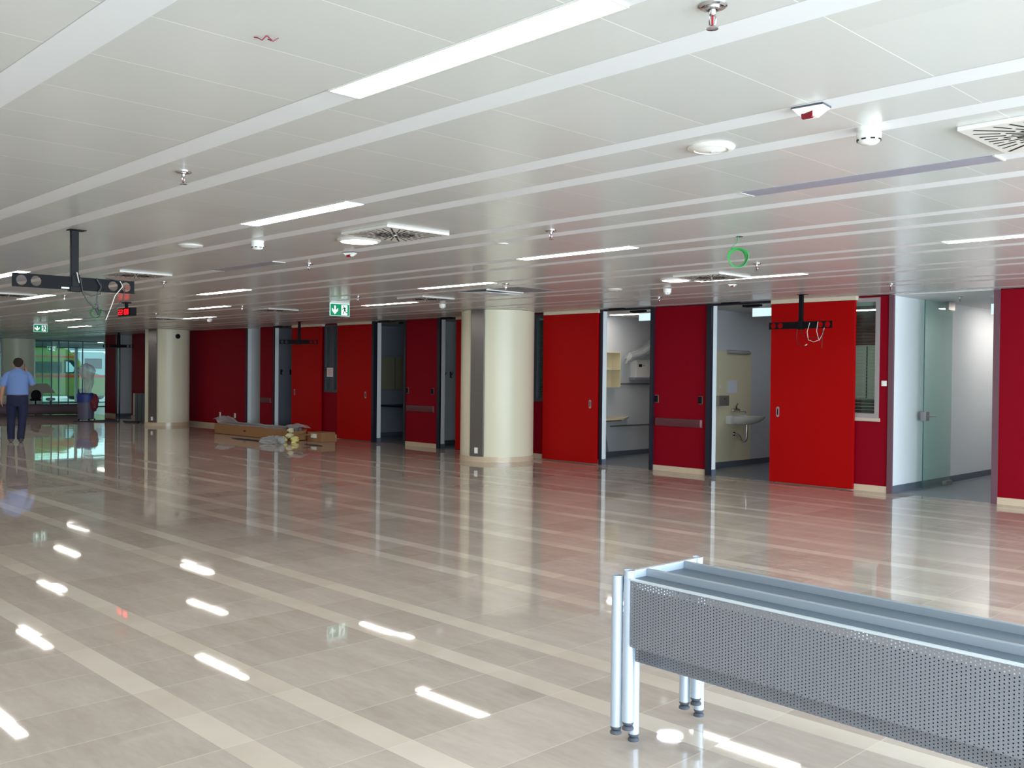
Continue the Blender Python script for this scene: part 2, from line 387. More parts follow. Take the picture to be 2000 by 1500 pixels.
# ================================================================== SLIDING DOORS
def sliding(k, x0, x1, hx, extra=''):
    t = bpy.data.objects.new('door_%d' % k, None); COL.objects.link(t); t.location = ((x0+x1)/2, W-.08, 0); t['kind'] = 'structure'; t['_w'] = tuple(t.location)
    B(x0, x1, W-.10, W-.045, .015, H-.065).build('door_leaf', ORED, t, bevel=.003)
    if hx:
        h = MB(); z = 1.14
        pr = []
        for i in range(20):
            a = 2*PI*i/20; pr.append((hx+.028*math.cos(a), z+.055*math.copysign(1, math.sin(a))+.028*math.sin(a)))
        h.add([(x, W-.103, zz) for x, zz in pr]+[(x, W-.099, zz) for x, zz in pr], [tuple(range(19, -1, -1)), tuple(range(20, 40))]+[(i, (i+1) % 20, 20+(i+1) % 20, 20+i) for i in range(20)])
        h.build('handle', mat('satin_recessed_pull', (186, 176, 178), .35, metal=.6), t)
        B(hx-.009, hx+.009, W-.106, W-.103, z-.05, z+.05).build('handle_recess', BLACK, t)
    return t
sliding(1, -22.66, -21.25, -22.50)
sliding(2, -20.49, -19.02, -19.26)
sliding(3, -15.90, -15.35, None)
sliding(4, -13.25, -11.84, -12.00)
sliding(5, -8.16, -6.75, -8.02)
# crash rails on the crimson panels
for x0, x1, lab in [(-24.46, -23.88, 'dark mauve wall rail on narrow crimson panel beyond the cardboard boxes'),
                    (-17.76, -16.74, 'dark mauve wall rail on crimson panel left of the large cream column'),
                    (-10.53, -9.52, 'dark mauve wall rail between treatment room opening and washbasin opening')]:
    t = thing('wall_rail', ((x0+x1)/2, W-.02, .80), lab, 'wall rail', 'wall rails')
    q = MB(); ring = []
    prof = [(0, .0), (-.03, .005), (-.036, .03), (-.036, .115), (-.03, .14), (0, .145)]
    for x in (x0+.03, x1-.03): ring.append([(x, W+dy, .80+dz) for dy, dz in prof])
    q.loft(ring).build('rail_cover', RAILM, t, weld=True)
    for x, d in ((x0, 1), (x1, -1)):
        MB().loft([[(x, W+dy*.4, .80+dz) for dy, dz in prof], [(x+d*.03, W+dy*1.02, .80+dz) for dy, dz in prof]]).build('end_cap', mat('mauve_rail_end_cap', (120, 66, 76), .4), t)
for x, lab in [(-17.72, 'black square door switch left end of rail panel before the column'), (-16.80, 'black square door switch right end of rail panel before the column'),
               (-10.50, 'black square door switch beside the treatment room opening'), (-9.56, 'black square door switch beside the washbasin room opening')]:
    t = thing('door_switch', (x, W, 1.28), lab, 'switch', 'black door switches')
    B(x-.045, x+.045, W-.012, W, 1.21, 1.35).build('switch_plate', STEEL, t, bevel=.003)
    B(x-.045, x+.028, W-.017, W-.011, 1.22, 1.34).build('switch_face', BLACK, t, bevel=.002)
t = thing('light_switch', (-6.325, W, 1.62), 'small white light switch on crimson strip beside the corridor opening', 'switch')
B(-6.365, -6.285, W-.01, W, 1.58, 1.66).build('switch_plate', PLAST, t, bevel=.004); B(-6.35, -6.30, W-.015, W-.009, 1.59, 1.65).build('rocker', PLAST, t, bevel=.003)
for x, s in ((-26.85, 'left'), (-25.94, 'right')):
    t = thing('wall_socket', (x, W, .37), '%s white socket low on the dark crimson wall behind the cardboard box' % s, 'socket', 'wall sockets on the crimson wall')
    B(x-.045, x+.045, W-.012, W, .30, .44).build('socket_plate', PLAST, t, bevel=.004)
    q = MB(); q.lathe(x, W-.0125, [(.02, -.004), (.02, .0)], 12, 'y', o=(0, 0, .40)); q.lathe(x, W-.0125, [(.02, -.004), (.02, 0)], 12, 'y', o=(0, 0, .34)); q.build('socket_face', GREYP, t)
# door sensors hung at the heads of the openings
for xa, k in [(-23.35, 'store'), (-18.50, 'dark office'), (-16.20, 'cloakroom'), (-11.35, 'treatment room'), (-8.90, 'washbasin room')]:
    t = thing('door_sensor', (xa, W-.12, H), 'black sensor bar under ceiling outside the %s opening' % k, 'sensor', 'door sensors outside the openings')
    B(xa-.17, xa+.17, W-.17, W-.08, H-.03, H).build('sensor_housing', BLACK, t, bevel=.006)
    B(xa-.12, xa+.12, W-.155, W-.095, H-.038, H-.029).build('lens', DARK, t)
    t = thing('door_sensor', (xa-.0, W+.45, H-.01), 'black sensor bar under ceiling inside the %s opening' % k, 'sensor', 'door sensors inside the openings')
    B(xa-.12, xa+.22, W+.40, W+.49, H-.045, H-.01).build('sensor_housing', BLACK, t, bevel=.006)
    B(xa-.07, xa+.17, W+.42, W+.475, H-.052, H-.044).build('lens', DARK, t)

# ================================================================== WINDOWS IN THE RED WALL
def inner_window(k, x0, x1, z0, z1, fm, sashes=1, blind=True, fwid=.065, pitch=.06):
    t = bpy.data.objects.new('window_%d' % k, None); COL.objects.link(t); t.location = ((x0+x1)/2, W, z0); t['kind'] = 'structure'; t['_w'] = tuple(t.location)
    q = MB(); ya, yb = W-.015, W+.08
    q.box(x0, x0+fwid, ya, yb, z0, z1).box(x1-fwid, x1, ya, yb, z0, z1).box(x0+fwid, x1-fwid, ya, yb, z0, z0+fwid).box(x0+fwid, x1-fwid, ya, yb, z1-fwid, z1)
    if sashes == 2:
        xm = (x0+x1)/2; q.box(xm-.09, xm+.09, ya-.005, yb, z0+fwid, z1-fwid)
    q.build('window_frame', fm, t)
    B(x0+fwid, x1-fwid, W+.03, W+.036, z0+fwid, z1-fwid).build('pane', GLASS, t)
    if blind:
        q = MB(); z = z1-fwid-.12
        q.box(x0+fwid+.01, x1-fwid-.01, W+.05, W+.09, z1-fwid-.05, z1-fwid)
        while z > z0+fwid:
            q.add([(x0+fwid+.01, W+.05, z), (x1-fwid-.01, W+.05, z), (x1-fwid-.01, W+.075, z+.006), (x0+fwid+.01, W+.075, z+.006)], [(0, 1, 2, 3)]); z -= pitch
        o = q.build('blind', BLIND, t, weld=False)
    return t
inner_window(2, -21.22, -20.47, 1.17, 2.90, FRAMED, 2, blind=False)
inner_window(3, -13.58, -13.0, 1.15, 2.90, FRAMED, 1, pitch=.045)
inner_window(4, -7.55, -6.40, 1.10, 2.90, FRAME, 1, pitch=.05)
struct('trim_90', B(-7.6, -6.38, W-.025, W+.02, 1.05, 1.10), mat('beige_sill', (190, 176, 160), .5))
# cream cabinet seen through the blind of window_4
t = thing('wall_cabinet', (-8.6, 18.2, 1.28), 'cream wall cabinet seen through the blind right of the red door', 'cabinet')
B(-8.87, -8.3, 18.0, 18.4, 1.28, 2.33).build('cabinet_body', mat('cream_cabinet', (222, 218, 196), .5), t); B(-8.58, -8.56, 17.985, 18.0, 1.30, 2.31).build('door_gap', DARK, t)
# notice taped to the mullion of the twin window
t = thing('paper_notice', (-20.93, W-.02, 1.58), 'white paper notice taped to mullion between two bright red doors', 'notice')
B(-21.07, -20.79, W-.026, W-.0225, 1.57, 1.80).build('sheet', mat('white_paper', (226, 212, 210), .8), t)
q = MB()
for i in range(7): q.box(-21.04, -20.83-.04*(i % 3), W-.0275, W-.0262, 1.755-i*.025, 1.763-i*.025)
q.build('text_lines', mat('pale_red_print', (176, 120, 122), .8), t)

# ================================================================== COLUMNS
def column(cx, cy, lab, sock=True, ang=-1.31, R=.725):
    t = thing('round_column', (cx, cy, 0), lab, 'column', 'cream round columns')
    q = MB(); q.lathe(cx, cy, [(R, .1), (R, H-.004)], 72, cap=False); q.build('shaft', COLM, t)
    q = MB(); q.lathe(cx, cy, [(R, 0), (R+.012, 0), (R+.012, .1), (R-.01, .1)], 72, cap=False); q.build('base_ring', SKIRT, t)
    d = Vector((math.cos(ang), math.sin(ang), 0)); s = Vector((-d.y, d.x, 0))
    c = Vector((cx, cy, H/2+.05))+d*(R-.03)
    q = MB().obox(c, s, d, (0, 0, 1), .15, .055, H/2-.055); pl = q.build('steel_cover', STEEL, t, bevel=.004)
    if sock:
        q = MB().obox(Vector((cx, cy, .22))+d*(R+.03), s, d, (0, 0, 1), .035, .006, .055)
        q.build('socket', PLAST, pl)
        pl.children[0].location = (0, 0, 0)
    return t
column(-13.85, 13.07, 'large cream round column with steel strip, nearest to the treatment room')
column(-28.62, 13.0, 'cream round column with steel strip between dark crimson walls, middle distance', ang=-1.12, R=.65)
column(-43.6, 13.2, 'farthest cream column at the glazed entrance behind the walking man', False)
t = thing('dome_camera', (-28.05, 12.8, 2.6), 'small black dome near the top of the middle column', 'security camera')
dd = (Vector((-28.75, 13.07, 0))*-1); cc = Vector((-28.75, 13.07, 2.72)); dv = Vector((.80, -.16, 0)).normalized(); dv = Vector((.92, -.38, 0)).normalized()
q = MB(); dv = Vector((.975, .03, 0)).normalized(); cc = Vector((-28.62, 13.0, 2.72)); p = cc+dv*.655; q.ell(p, .065, .065, .065, 16, 10); q.build('dome', BLACK, t)
q = MB(); q.tube([cc+dv*.64, cc+dv*.675], .075, 20); q.build('dome_base', FRAMED, t)

# ================================================================== CEILING LAMPS (flush in the pale strips)
lamps = [(-3.53, 0, 'nearest and largest lit strip lamp at the top of the picture'), (-3.47, 4, 'lit strip lamp at the right edge, high on the ceiling before the corridor'),
 (-7.26, 1, 'lit strip lamp right of the near sprinkler, left half of ceiling'), (-7.26, 3, 'lit strip lamp above the big cream column, left of the green cable'),
 (-7.23, 5, 'lit strip lamp beside the swirl vent below the green cable'), (-10.92, 4, 'lit strip lamp left of the open ceiling hatch'),
 (-14.40, 1, 'lit strip lamp cut by the left edge above the near screen bracket'), (-14.61, 3, 'lit strip lamp first of the three stacked above the middle column'),
 (-14.59, 5, 'lit strip lamp right of the green exit sign'), (-18.25, 4, 'lit strip lamp second of the three stacked above the middle column'),
 (-21.95, 5, 'lit strip lamp lowest of the three stacked above the middle column'), (-22.1, 3, 'lit strip lamp upper left of three near the far column'),
 (-25.75, 4, 'lit strip lamp middle of three above the entrance'), (-29.4, 5, 'lit strip lamp lowest of three above the entrance'), (-33.1, 4, 'lit strip lamp at the far left edge'),
 (.2, 1, 'lit strip lamp overhead right of the viewer, outside the picture'), (.2, 5, 'lit strip lamp right of the picture, before the crimson wall'), (.2, 3, 'lit strip lamp outside the picture, right of the near swirl vent'),
 (-3.5, -2, 'lit strip lamp behind the viewer, outside the picture'), (3.8, 2, 'lit strip lamp by the glazed side, outside the picture'), (3.8, 4, 'lit strip lamp by the glazed side before the crimson wall'),
 (-10.93, 0, 'lit strip lamp left of the picture edge, level with the nearest lamp'), (-18.0, 0, 'lit strip lamp far left outside the picture, level with the nearest lamp'), (-18.2, 2, 'lit strip lamp outside the left edge, beyond the screen bracket'),
 (-25.7, 2, 'lit strip lamp outside the left edge, second from the entrance'), (-21.9, 1, 'lit strip lamp outside the left edge, third from the entrance'), (-29.4, 3, 'lit strip lamp outside the left edge, nearest the entrance'),
 (-7.28, -1, 'lit strip lamp left of the viewer, outside the picture'), (-14.5, -1, 'lit strip lamp far left of the viewer, outside the picture'), (.2, -1, 'lit strip lamp beside the viewer, outside the picture')]
LW, LL = .165, 1.52
def make_lamp(loc):
    t = thing('ceiling_lamp', loc, 'lamp', 'ceiling lamp', 'lit strip lamps in the ceiling')
    q = MB(); x, y, z = loc; l, w = LL/2, LW/2
    q.box(x-l, x+l, y-w, y-w+.006, z-.006, z).box(x-l, x+l, y+w-.006, y+w, z-.006, z).box(x-l, x-l+.006, y-w+.006, y+w-.006, z-.006, z).box(x+l-.006, x+l, y-w+.006, y+w-.006, z-.006, z)
    q.build('lamp_frame', OFFW, t); B(x-l+.006, x+l-.006, y-w+.006, y+w-.006, z-.004, z-.0005).build('diffuser', LAMP, t); return t
proto = None
for x0, k, lab in lamps:
    loc = (x0+LL/2, 2.31+PERC*k+.0825, H)
    t = make_lamp(loc) if proto is None else copy_thing(proto, loc)
    proto = proto or t
    t['label'] = lab
# unlit lilac-grey slots
for (x0, x1, y0, y1), lab in [((-3.50, -1.93, 5.505, 5.67), 'long unlit lilac-grey ceiling slot below the smoke detector, right'), ((-10.9, -9.5, 5.505, 5.67), 'unlit lilac-grey ceiling slot left of the lit round lamp')]:
    t = thing('ceiling_slot', ((x0+x1)/2, (y0+y1)/2, H), lab, 'ceiling slot', 'unlit ceiling slots')
    B(x0, x1, y0, y1, H-.004, H).build('slot_panel', GREYP, t)
    B(x0-.012, x0, y0, y1, H-.006, H).build('slot_end', OFFW, t); B(x1, x1+.012, y0, y1, H-.006, H).build('slot_end', OFFW, t)
# round ceiling lamps
def round_lamp(loc, lab, lit=True, r=.20):
    x, y, z = loc; t = thing('round_ceiling_lamp' if lit else 'ceiling_speaker', loc, lab, 'ceiling lamp' if lit else 'speaker', 'round lit ceiling lamps' if lit else 'round white ceiling speakers')
    if lit:
        q = MB(); q.lathe(x, y, [(r, z), (r, z-.012), (r-.012, z-.022), (r-.03, z-.024), (r-.03, z-.012), (r-.03, z)], 40, cap=False); q.build('lamp_ring', OFFW, t)
        q = MB(); q.lathe(x, y, [(0.001, z-.021), (r-.03, z-.018), (r-.03, z-.004)], 40, cap=False); q.build('diffuser', LAMPR, t)
    else:
        q = MB(); q.lathe(x, y, [(r, z), (r, z-.006), (r-.01, z-.014), (r*.72, z-.018), (r*.70, z-.010), (r*.66, z-.010)], 40, cap=False); q.build('speaker_ring', OFFW, t)
        q = MB(); q.lathe(x, y, [(.001, z-.026), (r*.35, z-.024), (r*.66, z-.014), (r*.66, z)], 40, cap=False); q.build('speaker_disc', PLAST, t)
        q = MB(); q.lathe(x, y, [(.006, z-.031), (.006, z-.024)], 10); q.build('centre_screw', GREYP, t)
    return t
round_lamp((-7.32, 5.14, H), 'lit round ceiling lamp beside the square swirl vent, left of centre')
round_lamp((-7.28, 9.96, H), 'lit round ceiling lamp above the treatment room opening')
round_lamp((-2.93, 4.31, H), 'white round ceiling speaker left of the near smoke detector', False, .125)
round_lamp((-8.90, 4.27, H), 'white round ceiling speaker left of the second smoke detector', False, .115)
round_lamp((-8.82, 10.6, H), 'white round ceiling disc above the treatment room opening, small', False, .115)

# square swirl vents
def make_vent(loc, lab):
    x, y, z = loc; t = thing('ceiling_vent', loc, lab, 'ceiling vent', 'square swirl ceiling vents'); h = .335
    q = MB(); q.box(x-h, x+h, y-h, y+h, z-.022, z); q.build('vent_plate', OFFW, t, bevel=.003)
    q = MB(); N = 32
    for i in range(N):
        a = 2*PI*i/N+.05; d = Vector((math.cos(a), math.sin(a), 0)); s = Vector((-d.y, d.x, 0))
        rmax = min((h-.035)/max(abs(d.x), abs(d.y)), .42)
        if i % 4 == 0: segs = [(.03, .17, .011), (.20, rmax, .007)]
        elif i % 2 == 0: segs = [(.07, .19, .007), (.215, rmax, .006)]
        else: segs = [(.125, .225, .0055), (.25, rmax, .005)]
        for r_a, r_b, w in segs:
            if r_b-r_a < .02: continue
            c = Vector((x, y, z-.0225))+d*(r_a+r_b)/2
            q.obox(c, d, s, (0, 0, 1), (r_b-r_a)/2, w, .0012)
    q.build('vent_slots', DARK, t, weld=False)
    q = MB(); q.lathe(x, y, [(.012, z-.027), (.012, z-.022)], 12); q.build('centre_screw', OFFW, t)
    return t
vl = [((-6.71, 5.09), 'square swirl vent beside the lit round lamp, left of centre'), ((-1.50, 5.10), 'square swirl vent cut by the right picture edge'),
      ((-12.15, 5.09), 'square swirl vent above the near screen bracket'), ((-6.72, 9.93), 'square swirl vent below the green hanging cable'),
      ((-12.25, 9.93), 'square swirl vent between two strip lamps, left of the open hatch'), ((-17.0, 9.93), 'small distant swirl vent left of the green exit sign'),
      ((-17.2, 5.09), 'square swirl vent at the left picture edge'), ((-22.1, 9.93), 'distant swirl vent above the middle column')]
v0 = None
for (x, y), lab in vl:
    v0n = make_vent((x, y, H), lab) if v0 is None else copy_thing(v0, (x, y, H), lab)
    v0 = v0 or v0n

# smoke detectors
def make_smoke(loc, lab, r=.058):
    x, y, z = loc; t = thing('smoke_detector', loc, lab, 'smoke detector', 'white smoke detectors')
    q = MB(); q.lathe(x, y, [(r*1.02, z), (r*1.02, z-.012), (r*.94, z-.016), (r*.94, z-.02)], 32, cap=False); q.build('detector_base', PLAST, t)
    q = MB(); q.lathe(x, y, [(r*.94, z-.018), (r, z-.024), (r, z-.048), (r*.88, z-.066), (r*.62, z-.078), (.001, z-.082)], 32, cap=False); q.build('detector_body', PLAST, t)
    q = MB()
    for i in range(8):
        a = 2*PI*i/8; d = Vector((math.cos(a), math.sin(a), 0)); s = Vector((-d.y, d.x, 0))
        q.obox(Vector((x, y, z-.060))+d*r*.925, s, d, (0, 0, 1), .0105, .004, .0035)
    q.build('smoke_slots', DARK, t, weld=False); return t
s0 = None
for (x, y), lab in [((-2.15, 4.50), 'white smoke detector nearest the viewer, upper right'), ((-8.13, 4.56), 'white smoke detector left of the lit round lamp'),
                    ((-8.22, 11.05), 'white smoke detector below the round lamp over the treatment room opening'), ((-13.1, 11.0), 'white smoke detector before the big cream column'), ((-21.3, 10.7), 'white smoke detector below the lowest of three stacked lamps')]:
    s = make_smoke((x, y, H), lab) if s0 is None else copy_thing(s0, (x, y, H), lab)
    s0 = s0 or s
# fire beacons
def beacon(loc, lab, rz=.1, s=1):
    t = thing('fire_beacon', loc, lab, 'alarm beacon', 'ceiling alarm beacons', rz)
    q = MB(); a = .075*s
    q.box(-a, a, -a*.62, a*.62, -.008, 0); q.build('beacon_base', FRAMED, t, local=True)
    q = MB(); q.loft([[(-a*.96, -a*.58, -.008), (a*.96, -a*.58, -.008), (a*.96, a*.58, -.008), (-a*.96, a*.58, -.008)], [(-a*.45, -a*.3, -.048*s), (a*.35, -a*.3, -.048*s), (a*.35, a*.3, -.048*s), (-a*.45, a*.3, -.048*s)]])
    q.sm = [False]*len(q.sm); q.build('beacon_body', PLAST, t, local=True)
    q = MB(); q.loft([[(-a*.45, -a*.40, -.022*s), (a*.30, -a*.46, -.022*s), (a*.30, -a*.2, -.024*s), (-a*.45, -a*.2, -.024*s)], [(-a*.40, -a*.42, -.055*s), (a*.22, -a*.42, -.055*s), (a*.22, -a*.16, -.055*s), (-a*.40, -a*.16, -.055*s)]])
    q.sm = [False]*len(q.sm); q.build('red_lens', mat('dark_red_lens', (120, 10, 30), .2), t, local=True); t.children[-1]['label'] = 'dark red lens'
    return t
beacon((-2.17, 3.97, H), 'white wedge alarm beacon with dark red lens, upper right of ceiling')
beacon((-8.16, 5.62, H), 'small white alarm beacon just below the lit round lamp', .4, .9)
beacon((-7.08, 10.95, H), 'small white alarm beacon below the strip lamp right of the round lamp', .4, .8)
# sprinklers
def make_sprinkler(loc, lab):
    x, y, z = loc; t = thing('sprinkler', loc, lab, 'sprinkler', 'chrome pendent sprinklers')
    q = MB(); q.lathe(x, y, [(.048, z), (.048, z-.004), (.040, z-.009), (.026, z-.006), (.024, z-.012), (.014, z-.014)], 28, cap=False); q.build('rosette', CHROME, t)
    q = MB(); q.lathe(x, y, [(.011, z-.01), (.011, z-.03), (.008, z-.034)], 14); 
    for sgn in (-1, 1): q.tube([(x+sgn*.008, y, z-.030), (x+sgn*.014, y, z-.044), (x+sgn*.011, y, z-.062), (x, y, z-.072)], .003, 6)
    q.build('sprinkler_frame', CHROME, t)
    q = MB(); q.tube([(x, y, z-.034), (x, y, z-.066)], .0035, 8); q.build('glass_bulb', mat('red_glass_bulb', (170, 40, 50), .15), t)
    q = MB(); q.lathe(x, y, [(.019, z-.074), (.020, z-.077), (.006, z-.079)], 18); q.build('deflector', CHROME, t); return t
sp0 = None
for (x, y), lab in [((-1.81, 2.66), 'chrome sprinkler nearest the viewer, top right of ceiling'), ((-5.63, 2.65), 'chrome sprinkler left of the near strip lamps'),
    ((-5.61, 5.90), 'chrome sprinkler above the strip lamp over the big column'), ((-9.39, 5.91), 'chrome sprinkler right of the left lilac ceiling slot'),
    ((-5.61, 9.14), 'chrome sprinkler just right of the green cable coil'), ((-9.44, 9.05), 'chrome sprinkler over the open ceiling hatch'),
    ((-12.95, 9.08), 'chrome sprinkler between exit sign and its nearest strip lamp'), ((-5.55, 12.3), 'chrome sprinkler before the corridor with the glass door'),
    ((-9.2, 12.15), 'chrome sprinkler before the treatment room opening'), ((-12.95, 5.82), 'chrome sprinkler below the swirl vent near the screen bracket'),
    ((-5.58, 14.7), 'chrome sprinkler inside the corridor with the glass door'), ((-16.7, 5.80), 'chrome sprinkler behind the near screen bracket'),
    ((-16.7, 9.05), 'small chrome sprinkler left of the exit sign'), ((-20.4, 9.0), 'small chrome sprinkler above the middle column')]:
    z = H if y < W else H-.01
    s = make_sprinkler((x, y, z), lab) if sp0 is None else copy_thing(sp0, (x, y, z), lab)
    sp0 = sp0 or s
# little loop of red wire poking out of the ceiling
t = thing('wire_loop', (-3.12, 1.78, H), 'tiny loop of red wire sticking out of the ceiling, upper left', 'wire')
RW = mat('red_wire', (120, 30, 50), .4)
q = MB(); q.tube([(-3.12, 1.78, H), (-3.135, 1.77, H-.016), (-3.15, 1.762, H-.006), (-3.165, 1.755, H-.002)], .0022, 6); q.tube([(-3.12, 1.78, H), (-3.11, 1.80, H-.018), (-3.09, 1.81, H-.01), (-3.10, 1.79, H-.022), (-3.12, 1.785, H-.012)], .0022, 6)
q.build('wire_strands', RW, t)
# small access disc
t = thing('round_ceiling_cover', (-6.52, 6.2, H), 'small off-white round cover in the ceiling right of the swirl vent', 'ceiling cover')
q = MB(); q.lathe(-6.52, 6.2, [(.055, H), (.055, H-.006), (.04, H-.01)], 24); q.build('cover_disc', OFFW, t)

# open ceiling hatch in front of the large column
t = thing('ceiling_hatch', (-9.95, 9.75, H), 'open ceiling hatch with a lowered pale flap before the large cream column', 'ceiling hatch')
B(-10.20, -9.60, 9.45, 10.20, H-.003, H).build('opening', mat('shaded_grey_plenum', (140, 141, 148), .8), t)  # flat plate; the shade of the recess is put into its grey
q = MB().add([(-10.95, 9.50, H-.006), (-10.22, 9.40, H-.045), (-10.22, 9.40, H-.039), (-10.95, 9.50, H), (-10.95, 10.15, H-.006), (-10.22, 10.10, H-.045), (-10.22, 10.10, H-.039), (-10.95, 10.15, H)],
             [(0, 1, 2, 3), (4, 7, 6, 5), (0, 4, 5, 1), (3, 2, 6, 7), (1, 5, 6, 2), (0, 3, 7, 4)]); q.build('flap', mat('pale_blue_white_flap', (224, 230, 240), .6), t)
B(-10.22, -10.20, 9.40, 10.15, H-.02, H).build('flap_hinge', OFFW, t)

# hanging green cable coils
GC = mat('green_cable', (38, 140, 62), .45)
def coil(x, y, ztop, zc, r, dirn, lab, wires=5):
    t = thing('cable_coil', (x, y, ztop), lab, 'cable', 'green cable coils hanging from the ceiling')
    d = Vector((dirn[0], dirn[1], 0)).normalized(); q = MB(); rnd = random.Random(3)
    c = Vector((x, y, zc)); nrm = Vector((-d.y, d.x, 0))
    for k in range(wires):
        rr = r*(1-.05*k); off = nrm*(.006*(k-2)); ph = rnd.uniform(-.1, .1)
        q.tube([c+off+d*rr*(1+.05*math.sin(3*a+k))*math.cos(a)+Vector((0, 0, rr*math.sin(a)*(1+.04*math.cos(2*a+k)))) for a in [2*PI*i/36+ph for i in range(36)]], .0042, 6, closed=True)
    q.tube([(x, y, ztop), (x+.003, y, ztop-.05), c-d*r*.35+Vector((0, 0, r*1.28)), c-d*r*.62+Vector((0, 0, r*.82)), c-d*r+Vector((0, 0, r*.1))], .0045, 6)
    q.tube([c+d*r*.9+Vector((0, 0, -.2*r)), c+d*r*1.12+Vector((0, 0, r*.35)), c+d*r*.98+Vector((0, 0, r*.85))], .0042, 6)
    q.tube([c+d*r*.95, c+d*r*1.0+Vector((0, 0, r*.5)), c+d*r*.86+Vector((0, 0, r*.78))], .0042, 6)
    q.build('cable_loops', GC, t, weld=False)
    q = MB(); q.lathe(x+.01, y+.01, [(.03, ztop-.003), (.03, ztop)], 20); q.build('cable_hole', DARK, t)
coil(-4.64, 7.25, H, 2.745, .088, (.72, .70), 'coil of bright green cable hanging from the ceiling right of centre')
coil(-18.4, 6.95, H, 2.76, .095, (.5, .85), 'small distant coil of green cable behind the near screen bracket', 4)

